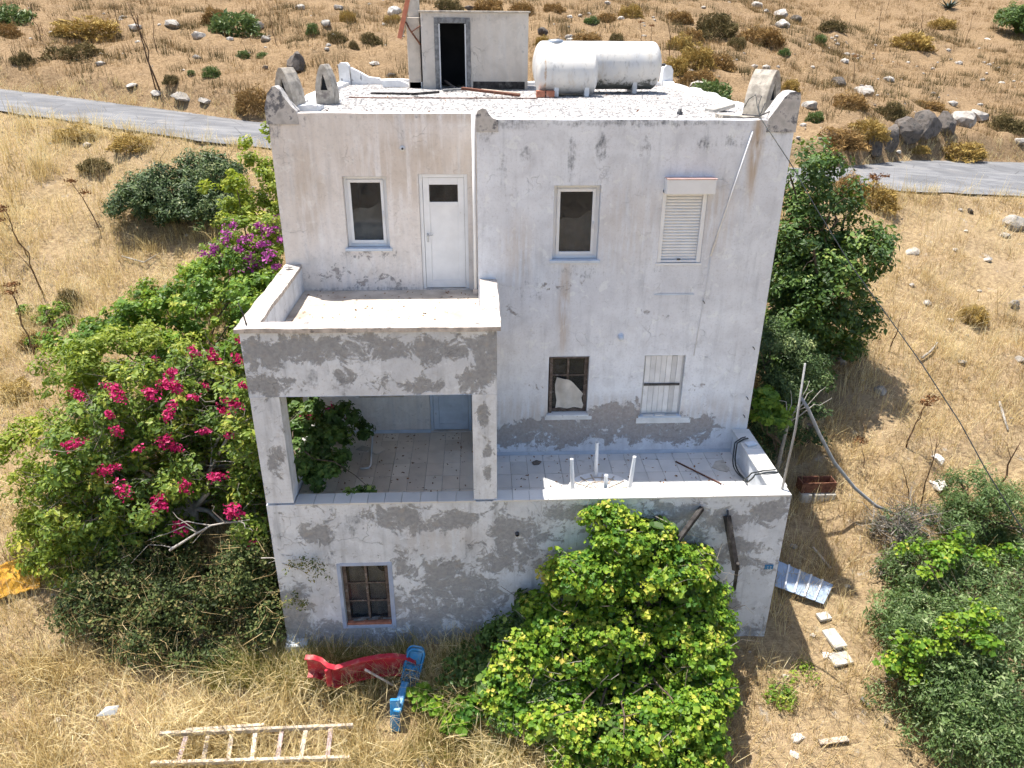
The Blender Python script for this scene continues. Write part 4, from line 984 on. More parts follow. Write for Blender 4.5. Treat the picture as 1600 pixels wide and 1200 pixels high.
def hit(u, v, blobs, sink=.0):                    # first crown surface along the line of sight
    d = ray(u, v); best = None
    for b in blobs:
        c = np.array(b[:3]); R = np.array(b[3:]); o_ = (CAM-c)/R; dd = d/R
        A, Bq, Cq = dd@dd, 2*o_@dd, o_@o_-1; q = Bq*Bq-4*A*Cq
        if q > 0:
            t = (-Bq-math.sqrt(q))/(2*A)
            if best is None or t < best: best = t
    if best is None:                             # nearest approach to the closest blob
        cs_ = [(np.linalg.norm(np.cross(np.array(b[:3])-CAM, d)), np.dot(np.array(b[:3])-CAM, d)) for b in blobs]
        best = min(cs_)[1]
    return CAM+d*(best+sink)
def flowers(parent, spots, leaf, rad=.13, n=120, size=.055):
    for p, k in spots:
        m = int(n*k); e = rs.normal(size=(m, 3)); e /= np.linalg.norm(e, axis=1, keepdims=True); e *= (rs.rand(m)**.4)[:, None]
        ax_ = rs.normal(size=3); ax_ /= np.linalg.norm(ax_); k = k*rs.uniform(.45, 1.25)
        C = p+e*rad*math.sqrt(k)*np.array([1.3, 1, .75])+ax_*(rs.normal(0, .075, m)*math.sqrt(k))[:, None]+np.array([0, 0, -.06])*(rs.rand(m)**2)[:, None]
        V, F, kk = leaf_mesh(C, e+rs.normal(scale=.5, size=C.shape)+[0, 0, .5], size, .8, .35)
        npmesh('blossom', V, F, L[leaf], parent, attr={'tint': np.repeat(np.clip(rs.normal(.5, .25, len(C)), 0, 1), kk)})

def twigs(name, parent, cc, n, leaf='twig', ln=.5, r=.006):
    """bare grey twigs through a crown: thin three-sided strips joined as one part"""
    c = cc[rs.choice(len(cc), n)]+rs.normal(scale=.12, size=(n, 3)); d = rs.normal(size=(n, 3)); d[:, 2] = np.abs(d[:, 2])*.6; d /= np.linalg.norm(d, axis=1, keepdims=True)
    s = np.cross(d, rs.normal(size=(n, 3))); s /= np.linalg.norm(s, axis=1, keepdims=True); l_ = ln*rs.uniform(.4, 1.3, n)[:, None]; k = rs.normal(scale=.12, size=(n, 3))*l_
    s2 = np.cross(d, s)
    rr = r*rs.uniform(.5, 1.5, n)[:, None]
    V = np.stack([c-s*rr, c+s*rr, c+d*l_*.5+k+s*rr*.7, c+d*l_*.5+k-s*rr*.7, c+d*l_+s*rr*.2, c+d*l_-s*rr*.2, c+s2*rr*1.4, c+d*l_*.5+k+s2*rr], 1).reshape(-1, 3)
    q = np.array([[0, 1, 2, 3], [3, 2, 4, 5], [1, 6, 7, 2], [6, 0, 3, 7]]); F = (np.arange(n)[:, None, None]*8+q[None]).reshape(-1, 4)
    o = npmesh(name, V, F, L[leaf], parent, attr={'tint': np.repeat(np.clip(rs.normal(.5, .25, n), 0, 1), 8)})
    return tag(o, kind='stuff')

# --- left of the house
bo = [blob(330, 640, .2, 1.0, .9, .8), blob(235, 640, -.2, 1.1, 1.0, .8), blob(150, 690, -.5, .9, .9, .75), blob(330, 740, -.7, .95, .9, .8),
      blob(225, 775, -.9, 1.1, .9, .8), blob(398, 680, -.7, .40, .8, 1.2), blob(390, 580, .4, .45, .7, .6), blob(130, 790, -1.0, .8, .8, .7), blob(395, 790, -1.1, .35, .6, .8), blob(300, 570, .9, .9, .7, .45)]
e, cc = plant('bougainvillea', 'sprawling bougainvillea with magenta blossoms beside the loggia', 'shrub', bo, 46000, .092, 'boug', skirt=True, r=.09, nl=16, clump=.26, asp=.55, gaps=.42, twig=3, bark='greybark', tvar=.34)
twigs('bare_twigs', e, cc, 2200, ln=.55, r=.005)
fl_px = [(122, 615, 1.3), (173, 602, 1.2), (183, 615, 1.4), (235, 613, 1.5), (257, 598, 1.2), (273, 603, 1.3), (268, 580, .8), (332, 555, 1.2), (303, 552, .6), (262, 647, 1), (182, 672, .8), (255, 687, 1.2),
         (273, 698, .8), (320, 672, .8), (168, 732, 1.4), (190, 762, 1.2), (338, 743, 1.3), (288, 757, .8), (252, 777, 1), (362, 627, 1), (115, 692, .7), (172, 647, .6), (303, 618, .5), (105, 695, .6),
         (249, 786, 1.5), (365, 797, 1.6), (282, 822, 1.2), (392, 848, .6), (360, 677, .5), (268, 632, .5), (372, 560, .6), (378, 600, .5), (375, 530, .5), (350, 640, .6), (240, 560, .3), (320, 600, .3), (215, 700, .3), (300, 545, .4)]
flowers(e, [(hit(u, v, bo, -.06), k) for u, v, k in fl_px], 'magenta', .105, 85, .052)
tag(e)
ci_ = [blob(190, 560, .9, .95, .9, .55), blob(110, 590, .8, .6, .7, .5), blob(265, 530, 1.3, .8, .8, .45), blob(60, 700, -.2, .8, .8, .6), blob(35, 780, -.6, .75, .8, .6), blob(90, 830, -1.0, .8, .7, .55)]
plant('citrus_shrub', 'yellow green leafy shrub at the far left below the vine slope', 'shrub', ci_, 26000, .088, 'citrus', skirt=True, r=.06, nl=12, clump=.22, asp=.42, gaps=.30)
co = [gblob(345, 425, .35, 1.0, .8, .45), gblob(270, 455, .3, 1.0, .7, .4), gblob(395, 445, .6, .7, .8, .5), gblob(220, 480, .3, .9, .6, .35), gblob(310, 480, .5, 1.0, .8, .5), blob(345, 450, 2.9, 1.3, 1.1, .45), blob(255, 490, 2.4, 1.2, .9, .45), blob(410, 470, 2.0, .55, .9, .6), blob(330, 510, 1.6, 1.2, .8, .45), blob(180, 500, 2.6, .8, .6, .3), blob(390, 410, 3.4, .8, .8, .45), blob(120, 520, 2.4, .7, .5, .25), blob(410, 530, 1.1, .4, .7, .6)]
plant('creeping_vine', 'fresh green creeper spreading over the slope left of the balcony', 'vine', co, 36000, .092, 'cover', skirt=True, r=.04, nl=12, clump=.22, asp=.7, gaps=.33, tvar=.34)
gl = [G(45, 492), G(75, 502), G(100, 515), G(70, 545), G(90, 490)]
plant('creeping_vine', 'thin strand of green creeper in the dry grass at the left edge', 'vine', [(g[0], g[1], g[2]+.1, .35, .3, .15) for g in gl], 1800, .075, 'cover', r=.015, nl=5, clump=.14, asp=.7, nclump=30)
da = [blob(290, 930, -1.7, 1.0, .8, .8), blob(390, 900, -1.6, .55, .7, .9), blob(200, 900, -1.5, .8, .7, .6), blob(330, 1010, -2.2, 1.0, .6, .55), blob(230, 990, -2.1, .8, .6, .5), blob(420, 970, -2.1, .35, .5, .6), blob(150, 950, -1.8, .7, .6, .4)]
e, cc = plant('myrtle_bush', 'dark small leaved bush under the bougainvillea at the house corner', 'bush', da, 42000, .056, 'dark', skirt=True, tvar=.40, r=.05, nl=12, clump=.17, asp=.6, gaps=.26, twig=1, nclump=1500)
twigs('bare_twigs', e, cc, 1500, ln=.5, r=.0035, leaf='strawbrown')
# a bare grey branch stretching out of it
m = MB(); b0 = P(265, 860, -1.9); pts = limb(m, b0, P(390, 812, -1.5), .022, .008, 6, .05)
for t, q in ((2, (230, 845)), (3, (300, 850)), (3, (262, 820)), (4, (330, 790)), (5, (395, 830)), (1, (205, 880)), (2, (270, 800))):
    limb(m, pts[t], P(q[0], q[1], -1.7), .012, .003, 4, .12)
m.build('bare_branch', M['greybark'], e)
# thin sprays over the lower front wall
sp = [blob(475, 890, -2.40, .35, .07, .30), blob(462, 950, -2.42, .28, .07, .35), blob(500, 900, -2.4, .2, .05, .2)]
tag(crown('spray', sp, 650, .038, L['dark'], e, clump=.08, nclump=60, tbias=.3)[0], kind='stuff')
m = MB(); limb(m, P(408, 872, -2.1), P(485, 900, -2.36), .010, .004, 4, .06); limb(m, P(420, 880, -2.1), P(490, 880, -2.36), .006, .003, 4, .06); m.build('bare_branch', M['greybark'], e)

ol = [gblob(265, 305, .75, 1.3, .9, .8), gblob(325, 275, .8, .9, .8, .7), gblob(215, 320, .5, .8, .7, .5), gblob(300, 335, .5, 1.0, .7, .55), gblob(340, 320, .5, .6, .6, .5)]
plant('oleander_bush', 'dark green rounded bush on the slope below the left road', 'bush', ol, 36000, .095, 'oleander', r=.05, nl=10, clump=.2, nclump=900, asp=.34, gaps=.2, tvar=.36, tbias=.05, twig=2)
lv = [blob(408, 225, 4.6, .45, .5, .55), blob(395, 290, 4.4, .6, .6, .6), blob(425, 300, 3.9, .25, .5, .9), blob(350, 300, 4.8, .6, .5, .3), blob(415, 370, 3.4, .35, .5, .5)]
plant('climbing_vine', 'bright green climber rising beside the upper left wall corner', 'vine', lv, 14000, .085, 'citrus', skirt=True, r=.05, nl=9, clump=.19, asp=.65, gaps=.30)
pu = [blob(395, 365, 3.3, .75, .6, .42), blob(345, 385, 3.6, .6, .5, .35), blob(425, 400, 2.8, .25, .5, .45)]
e, cc = plant('bougainvillea', 'smaller bougainvillea with purple blossoms behind the balcony parapet', 'shrub', pu, 9000, .08, 'boug', skirt=True, r=.05, nl=8, clump=.18, asp=.55, gaps=.30)
flowers(e, [(hit(u, v, pu, -.05), k) for u, v, k in [(422, 358, 1.5), (353, 368, 1.2), (334, 390, 1.5), (432, 338, 1), (420, 395, 1.4), (397, 413, 1.4), (360, 420, 1), (373, 388, 1.2), (405, 350, .8), (385, 372, 1), (345, 402, .9), (430, 415, 1.1), (410, 380, 1.2), (438, 372, 1.1), (320, 395, .8), (390, 400, 1), (365, 350, .5)]], 'purple', .10, 60, .05)
# inside the loggia
lo = [blob(520, 700, -.6, .42, .55, .35), blob(500, 740, -1.3, .35, .5, .35), blob(540, 770, -1.85, .45, .18, .14), blob(475, 690, -.7, .3, .8, .35), blob(530, 655, .2, .35, .35, .25), blob(480, 640, .4, .3, .3, .35), blob(465, 740, -1.7, .16, .35, .4), blob(560, 672, .3, .2, .25, .12)]
e, cc = plant('climbing_vine', 'dark green bougainvillea growth spilling over the parapet into the loggia', 'vine', lo, 7000, .085, 'carob', r=.03, nl=8, clump=.15, asp=.7, base=(-3.9, -1.0, .5), gaps=.2)
flowers(e, [(P(514, 641, .2), .7), (P(478, 651, -.2), .6), (P(545, 652, .5), .5), (P(530, 640, .3), .3)], 'magenta', .10, 80, .05)

# --- right of the house
ca = [blob(1255, 270, 4.4, .75, .8, .75), blob(1285, 330, 4.2, .95, .9, .75), blob(1250, 390, 3.6, .7, .8, .7), blob(1345, 400, 3.8, .75, .8, .6), blob(1240, 470, 3.1, .55, .7, .65), blob(1300, 440, 3.3, .8, .8, .6), blob(1275, 480, 2.9, .6, .7, .45), blob(1370, 370, 4.0, .35, .4, .3)]
plant('carob_tree', 'tall dark green tree growing against the right side of the house', 'tree', ca, 40000, .10, 'carob', skirt=True, r=.12, nl=18, clump=.27, asp=.55, gaps=.24, twig=2, tvar=.34, tbias=-.10)
sh = [blob(1205, 540, 2.0, .55, .7, .6), blob(1250, 560, 1.9, .55, .7, .65), blob(1270, 610, 1.5, .42, .6, .5), blob(1215, 610, 1.4, .4, .6, .4)]
plant('myrtle_bush', 'small leaved olive green bush below the carob tree right of the house', 'bush', sh, 24000, .055, 'oleander', skirt=True, r=.05, nl=9, clump=.2, asp=.5, gaps=.28, twig=2, tbias=.08)
fg = [blob(1200, 625, .7, .28, .3, .25), blob(1222, 650, .6, .20, .25, .18), blob(1190, 650, .6, .16, .2, .14)]
b = G(1212, 745); e, cc = plant('fig_sapling', 'young light green sapling with bare forked branches by the terrace parapet', 'sapling', fg, 1500, .10, 'cover', r=.03, nl=5, base=b, clump=.12, asp=.8, nclump=26, tbias=.15)
m = MB(); f0 = P(1232, 660, .5)
m.tube([b, P(1222, 700, .5), f0], [.045, .035, .028], 7, False)
for u, v in ((1255, 630), (1270, 610), (1290, 605), (1235, 610), (1265, 595), (1215, 615), (1300, 622)): limb(m, f0, P(u, v, .6), .014, .004, 4, .1)
m.build('branch', M['greybark'], e)
ob = [blob(1455, 900, -1.6, .85, .8, .65), blob(1530, 930, -1.8, 1.0, .9, .75), blob(1600, 900, -1.2, .8, .8, .7), gblob(1470, 1000, 1.0, .9, .7, .75), gblob(1560, 1010, 1.3, .9, .8, .8), gblob(1430, 960, .7, .5, .5, .5), gblob(1500, 1080, .9, .8, .6, .7), gblob(1590, 1090, 1.1, .8, .6, .8), gblob(1540, 1150, .8, .8, .5, .65), gblob(1600, 1180, .8, .7, .5, .6), gblob(1470, 1150, .4, .55, .5, .45), gblob(1390, 950, .5, .35, .4, .35), gblob(1420, 1060, .5, .45, .45, .4)]
e, cc = plant('olive_bush', 'big grey green bush filling the lower right corner', 'bush', ob, 70000, .066, 'olive', skirt=True, r=.09, nl=18, clump=.17, asp=.34, gaps=.30, twig=2, tvar=.42, nclump=2200, tbias=.05)
gv = [(*hit(u+rs.normal(0, 14), v+rs.normal(0, 9), ob, -.05), .17, .15, .10) for u, v in ((1430, 855), (1470, 870), (1450, 890), (1500, 985), (1470, 1010), (1530, 965), (1440, 1020), (1555, 880), (1490, 850), (1420, 1040), (1540, 1000), (1400, 1000)) for _ in (0, 1)]
plant('grape_vine', 'light green grape vine scrambling over the big grey green bush', 'vine', gv, 2600, .07, 'vine', r=.02, nl=6, clump=.16, asp=.9, nclump=110, base=tuple(e.location), tbias=-.05)
o2 = [blob(1530, 770, -.3, .6, .6, .5), blob(1575, 800, -.3, .6, .6, .55), blob(1500, 820, -.6, .5, .5, .4), blob(1590, 850, -.6, .5, .5, .5)]
plant('olive_bush', 'smaller grey green bush above the big one at the right edge', 'bush', o2, 18000, .060, 'olive', skirt=True, r=.06, nl=10, clump=.2, asp=.34, gaps=.33, twig=2)
b3 = [blob(1400, 830, -.5, .45, .5, .4), blob(1430, 810, -.5, .35, .4, .3), blob(1395, 880, -.9, .4, .4, .3)]
e, cc = plant('thorny_shrub', 'half bare grey shrub left of the big grey green bush', 'shrub', b3, 1700, .06, 'oleander', 'greybark', r=.04, nl=16, clump=.16, nclump=40, twig=5, gaps=.2)
twigs('bare_twigs', e, cc, 700, ln=.45)

# --- the grape vine on the front wall
gvb = [blob(950, 810, -2.55, .45, .22, .28), blob(990, 850, -2.7, .75, .35, .45), blob(930, 900, -2.85, .75, .45, .5), blob(1040, 900, -2.9, .75, .5, .5), blob(960, 980, -3.1, 1.05, .6, .6), blob(1070, 980, -3.1, .75, .6, .6),
       blob(900, 1020, -3.2, .8, .55, .5), blob(1010, 1070, -3.4, 1.0, .6, .55), blob(1080, 1080, -3.3, .6, .5, .55), blob(870, 1070, -3.4, .75, .5, .4), blob(1060, 1160, -3.7, .55, .45, .45), blob(940, 1130, -3.6, .8, .5, .4), blob(1110, 930, -2.7, .25, .3, .3), blob(1000, 1190, -3.9, .8, .4, .3), blob(840, 960, -2.75, .35, .3, .4), gblob(830, 1060, .55, .5, .4, .45), gblob(800, 1110, .35, .4, .4, .35), gblob(870, 1130, .6, .5, .4, .45), gblob(940, 1150, .7, .6, .4, .5), gblob(1020, 1140, .8, .6, .45, .55), gblob(1085, 1130, .8, .45, .45, .6), gblob(1100, 1030, 1.2, .42, .45, .55), gblob(1050, 1190, .5, .5, .4, .4), gblob(980, 1200, .4, .55, .35, .35), gblob(1105, 1175, .5, .3, .4, .45), gblob(900, 1190, .3, .5, .35, .3), blob(1080, 880, -2.6, .4, .3, .3), blob(885, 900, -2.7, .42, .32, .42), blob(860, 970, -2.85, .5, .4, .5), gblob(825, 1030, .9, .5, .4, .5), gblob(790, 1075, .6, .42, .4, .42), blob(1120, 980, -2.8, .28, .35, .45), gblob(1120, 1080, .9, .3, .4, .5)]
e, cc = plant('grape_vine', 'big yellowing grape vine heaped against the lower front wall', 'vine', gvb, 66000, .069, 'vine', r=.06, nl=20, asp=.9, clump=.13, nclump=3000, gaps=.27, twig=3, shell=.60, tvar=.31, droop=.3, up=.75, tbias=-.01, base=(1.7, -2.9, tz(1.7, -2.9)))
twigs('bare_twigs', e, cc, 500, ln=.5)
in_ = [(b_[0], b_[1]+.18, b_[2]-.12, b_[3]*.78, b_[4]*.7, b_[5]*.75) for b_ in gvb]
crown('inner_leaves', in_, 7000, .12, L['carob'], e, clump=.25, lobed=True, shell=.3)
m = MB(); f0 = P(1008, 1060, -3.0)
for u, v in ((985, 1040), (1020, 1050), (1030, 1075), (1000, 1085), (975, 1070), (1015, 1030)): limb(m, f0, P(u, v, -3.15), .012, .004, 4, .2)
limb(m, P(990, 1100, -3.75), P(1000, 1165, -3.85), .014, .006, 4, .1); limb(m, P(978, 985, -3.0), P(1015, 975, -3.2), .012, .004, 4, .1); m.build('bare_branch', M['greybark'], e)
we = [blob(800, 985, -2.6, .45, .28, .35), blob(760, 1020, -2.7, .4, .3, .3), blob(850, 960, -2.5, .35, .2, .4), blob(720, 1050, -3.0, .35, .3, .2), blob(800, 1050, -3.1, .5, .35, .3)]
plant('ivy_bush', 'dark leafy weeds against the wall left of the grape vine', 'bush', we, 5500, .075, 'carob', r=.03, nl=8, clump=.17, asp=.65, gaps=.2)
se = [blob(820, 1075, -3.5, .45, .35, .3), blob(860, 1110, -3.7, .5, .35, .3), blob(800, 1120, -3.8, .4, .3, .2), blob(880, 1160, -4.0, .5, .35, .25)]
plant('sage_bush', 'grey green flowering herb bush below the left of the grape vine', 'bush', se, 7000, .045, 'olive', r=.025, nl=8, clump=.16, asp=.4, gaps=.25)
g = [G(680, 1110), G(705, 1125), G(735, 1120), G(660, 1090), G(720, 1150)]
plant('grape_vine', 'short green vine shoots creeping from the blue slide over dry grass', 'vine', [(q[0], q[1], q[2]+.22, .28, .22, .16) for q in g], 1100, .085, 'vine', r=.015, nl=5, clump=.14, lobed=True, nclump=26, tbias=-.08, base=tuple(g[1]))
g = [G(1195, 1010), G(1215, 1040)]
g = [G(1215, 1090), G(1235, 1110), G(1245, 1060)]
plant('creeping_vine', 'low light green weeds on bare ground right of the grape vine', 'vine', [(q[0], q[1], q[2]+.08, .3, .25, .10) for q in g], 700, .06, 'cover', r=.01, nl=4, clump=.14, nclump=22, tbias=.2, base=tuple(g[0]))

# ------------------------------------------------------------------ dry grass (nobody could count it)
def tuft(nb, h, spread, width, lean, mat, seg=2):
    a = rs.uniform(0, 2*math.pi, nb); r0 = spread*np.sqrt(rs.rand(nb)); b = np.stack([r0*np.cos(a), r0*np.sin(a), np.zeros(nb)], -1)
    az = a+rs.normal(0, .9, nb); ln = h*rs.uniform(.45, 1.25, nb); lv = np.clip(rs.normal(lean, .28, nb), .02, 1.5)
    d0 = np.stack([np.cos(az), np.sin(az), np.zeros(nb)], -1); sd = np.stack([-np.sin(az), np.cos(az), np.zeros(nb)], -1)
    tw = rs.normal(0, .5, nb); sd = sd*np.cos(tw)[:, None]+np.array([0, 0, 1])*np.sin(tw)[:, None]
    V = []; 
    p = b.copy(); ang = lv*.35
    for k in range(seg+1):
        t = k/seg; w = width*(1-t)**.7*.5+.0006
        V.append(p-sd*w); V.append(p+sd*w)
        ang = np.minimum(lv*(.35+1.25*t), 1.75)
        p = p+(d0*np.sin(ang)[:, None]+np.array([0, 0, 1])*np.cos(ang)[:, None])*(ln/seg)[:, None]
        p[:, 2] = np.maximum(p[:, 2], .015)
    V = np.stack(V, 1); t = np.clip(rs.normal(.5, .22, nb), 0, 1)
    return V, t, mat

def scatter(name, label, cat, pts, scl, tufts):
    """one object: tufts of bent blades standing on the ground"""
    VV = []; TT = []; pick = rs.randint(0, len(tufts), len(pts)); az = rs.uniform(0, 6.283, len(pts)); tx = rs.normal(0, .14, (len(pts), 2)); dt = rs.normal(0, .10, len(pts))
    for i, (V, t, m) in enumerate(tufts):
        k = pick == i; c, s_ = np.cos(az[k])[:, None, None], np.sin(az[k])[:, None, None]
        A = np.stack([V[None, ..., 0]*c-V[None, ..., 1]*s_, V[None, ..., 0]*s_+V[None, ..., 1]*c, np.broadcast_to(V[None, ..., 2], (k.sum(),)+V.shape[:2])], -1)
        A[..., 0] += A[..., 2]*tx[k, 0][:, None, None]; A[..., 1] += A[..., 2]*tx[k, 1][:, None, None]
        A = A*scl[k][:, None, None, None]+pts[k][:, None, None]
        VV.append(A.reshape(-1, V.shape[1], 3)); TT.append(np.clip(t[None]+dt[k][:, None], 0, 1).ravel())
    V = np.concatenate(VV); t = np.concatenate(TT); nb, kk = V.shape[:2]; base = np.arange(nb)[:, None, None]*kk
    F = (base+np.array([[2*i, 2*i+1, 2*i+3, 2*i+2] for i in range(kk//2-1)])[None]).reshape(-1, 4)
    o = npmesh(name, V.reshape(-1, 3), F, tufts[0][2], attr={'tint': np.repeat(t, kk)})
    return tag(o, label, cat, kind='stuff')

CLEAR = G(622, 1118)
def ground_pts(n, x0, x1, y0, y1, dens, edge=0.0):
    x = rs.uniform(x0, x1, n); y = rs.uniform(y0, y1, n)
    yn = smooth_edge(x, XN, YN); yf = smooth_edge(x, XF, YF)
    k = ~((y > yn+edge) & (y < yf-edge)) & ~((x > -4.3) & (x < 4.65) & (y > -2.45) & (y < 9))
    k &= rs.rand(n) < dens(x, y)
    k &= ~(((x-CLEAR[0])/.42)**2+((y-CLEAR[1]+.15)/.55)**2 < 1)       # trodden spot round the blue slide steps
    x, y = x[k], y[k]; return np.stack([x, y, terrain(x, y)-.02], -1)

tl = [tuft(13, .52, .16, .009, .95, L['straw']) for _ in range(9)]+[tuft(11, .46, .12, .008, .45, L['straw']) for _ in range(6)]
tb = [tuft(12, .32, .17, .009, .85, L['strawbrown']) for _ in range(9)]+[tuft(9, .32, .12, .008, .4, L['strawbrown']) for _ in range(5)]
tf = [tuft(10, .30, .24, .018, .8, L['hillstraw'], 1) for _ in range(8)]
tv = [tuft(11, .36, .2, .013, .55, L['straw']) for _ in range(6)]
tg = [tuft(12, .40, .12, .007, .6, L['greengrass']) for _ in range(6)]
nz = lambda x, y, s, o=0: fbm(x*s+o, y*s+o*2, 0, 3)
def near(x, y): return np.clip(1.15-(y+7)/30, .45, 1)
left = lambda x, y: np.clip((nz(x, y, .6)-.30)*4, .25, 1)*np.clip((-x+1.5)/4+.3, .18, 1)*near(x, y)
p_ = ground_pts(25000, -14, 12, -6.5, 13.5, left)
scatter('dry_grass', 'long pale straw grass matted over the slope left of the house', 'grass', p_, rs.uniform(.6, 1.25, len(p_)), tl)
wide = lambda x, y: np.clip((nz(x, y, .6, 14)-.28)*4, .2, 1)
p_ = ground_pts(5200, -30, -13, -5, 19, wide); p2 = ground_pts(2600, 18, 32, -4, 14, wide); p_ = np.concatenate([p_, p2])
scatter('outer_grass', 'dry grass on the slope beyond both edges of the view', 'grass', p_, rs.uniform(.9, 1.7, len(p_)), [tuft(11, .42, .26, .016, .7, L['straw'], 1) for _ in range(6)])
right = lambda x, y: np.clip((nz(x, y, .7, 4)-.33)*4.5, .12, 1)*np.clip((x+2.5)/4, .15, 1)*near(x, y)
p_ = ground_pts(23000, -6, 19, -6.5, 14, right)
scatter('brown_grass', 'shorter brown dry grass with bare patches right of the house', 'grass', p_, rs.uniform(.55, 1.3, len(p_)), tb)
hill = lambda x, y: np.clip((nz(x, y, .45, 8)-.33)*4.0, .10, 1)*np.clip((y-smooth_edge(x, XF, YF)+.3)*2, 0, 1)
p_ = ground_pts(34000, -36, 46, 13.5, 58, hill)
scatter('hill_grass', 'sparse dry grass over the hillside beyond the road', 'grass', p_, rs.uniform(.5, 1.25, len(p_)), tf)
hs_ = lambda x, y: np.clip((nz(x, y, .8, 21)-.52)*9, 0, 1)*np.clip((y-smooth_edge(x, XF, YF)-.3)*2, 0, 1)
p_ = ground_pts(24000, -30, 40, 15, 45, hs_)
scatter('low_scrub', 'low ragged brown scrub spread in patches over the hill', 'scrub', p_, rs.uniform(.5, 1.4, len(p_)), [tuft(11, .34, .22, .018, .6, L['dim'], 1) for _ in range(6)])
verge = lambda x, y: np.clip(1.2-np.minimum(np.abs(y-smooth_edge(x, XN, YN)), np.abs(y-smooth_edge(x, XF, YF)))/.9, 0, 1)*np.clip((nz(x, y, .8, 2)-.3)*4, 0, 1)
p_ = ground_pts(16000, -24, 30, 9.5, 26, verge, .12)
scatter('verge_grass', 'pale dry grass fringing both edges of the road', 'grass', p_, rs.uniform(.6, 1.25, len(p_)), tv)
fr = lambda x, y: np.clip((nz(x, y, .9, 5)-.28)*4, .2, 1)*np.clip((1.5-x)/2, .15, 1)
p_ = ground_pts(5200, -9.5, 3.5, -5.9, -2.5, fr)
scatter('tall_grass', 'tall bleached grass in the foreground around the ladder and slide', 'grass', p_, rs.uniform(.9, 1.6, len(p_)), tl)
ft = lambda x, y: np.clip((nz(x, y, 1.3, 9)-.25)*4, .2, 1)
p_ = ground_pts(900, -5.2, .6, -3.0, -2.47, ft)
scatter('wall_weeds', 'rank brown green grass along the foot of the lower front wall', 'grass', p_, rs.uniform(.8, 1.4, len(p_)), tg)
gm = lambda x, y: np.clip(1-((x+.6)/3.6)**2, 0, 1)*np.clip((nz(x, y, 1.1, 6)-.38)*5, 0, .9)
p_ = ground_pts(7500, -6, 4.5, -5.8, -2.4, gm)
scatter('green_grass', 'half green grass in front of the lower wall', 'grass', p_, rs.uniform(.6, 1.2, len(p_)), tg)
sd_ = lambda x, y: .25*np.clip((nz(x, y, .5, 3)-.4)*6, 0, 1)
p_ = ground_pts(20000, -14, 17, -6.5, 13, sd_)
scatter('seed_grass', 'taller pale seeding grass standing in loose drifts on the slopes', 'grass', p_, rs.uniform(.8, 1.5, len(p_)), [tuft(6, .55, .14, .007, .35, L['straw']) for _ in range(6)])

# ------------------------------------------------------------------ rocks
def rock_mesh(seed, mat, facets=14, flat=.75):
    r = np.random.RandomState(seed); bm = bmesh.new(); bmesh.ops.create_icosphere(bm, subdivisions=3, radius=1.0)
    n_ = r.normal(size=(facets, 3)); n_ /= np.linalg.norm(n_, axis=1, keepdims=True); d_ = r.uniform(.5, .9, facets)
    V = np.array([v.co for v in bm.verts]); V /= np.linalg.norm(V, axis=1, keepdims=True)
    dot = V@n_.T; R = np.where(dot > .05, d_/np.maximum(dot, .05), 9).min(1); R = np.minimum(R, 1.0)
    R *= 1+.30*(fbm(V[:, 0]*3+seed, V[:, 1]*3, V[:, 2]*3, 5)-.5)
    V = V*R[:, None]*np.array([1, .85, flat])
    for v, q in zip(bm.verts, V): v.co = q
    me = bpy.data.meshes.new('rock'); bm.to_mesh(me); bm.free(); me.materials.append(M[mat])
    me.polygons.foreach_set('use_smooth', [True]*len(me.polygons)); me.set_sharp_from_angle(angle=.4); return me
RM = {k: [rock_mesh(i*7+s, k, 18+3*i) for i in range(5)] for s, k in enumerate(('rock', 'darkrock', 'whiterock'))}
DIST = lambda q: float(np.dot(q-CAM, _fw))
def rock(u, v, w, label, kind='rock', h=.75, group='stones on the hillside', name='rock'):
    q = G(u, v+w*h*.35); s = w/2*DIST(q)/FPX*1.12
    o = bpy.data.objects.new(name, random.choice(RM[kind])); COL.objects.link(o)
    o.location = q+np.array([0, 0, s*h*(.20 if h > .5 else -.15)]); o.scale = (s, s*random.uniform(.8, 1.1), s*h*1.2); o.rotation_euler = (random.uniform(-.25, .25), random.uniform(-.25, .25), random.uniform(0, 6.28))
    tag(o, label, 'rock', group); return o
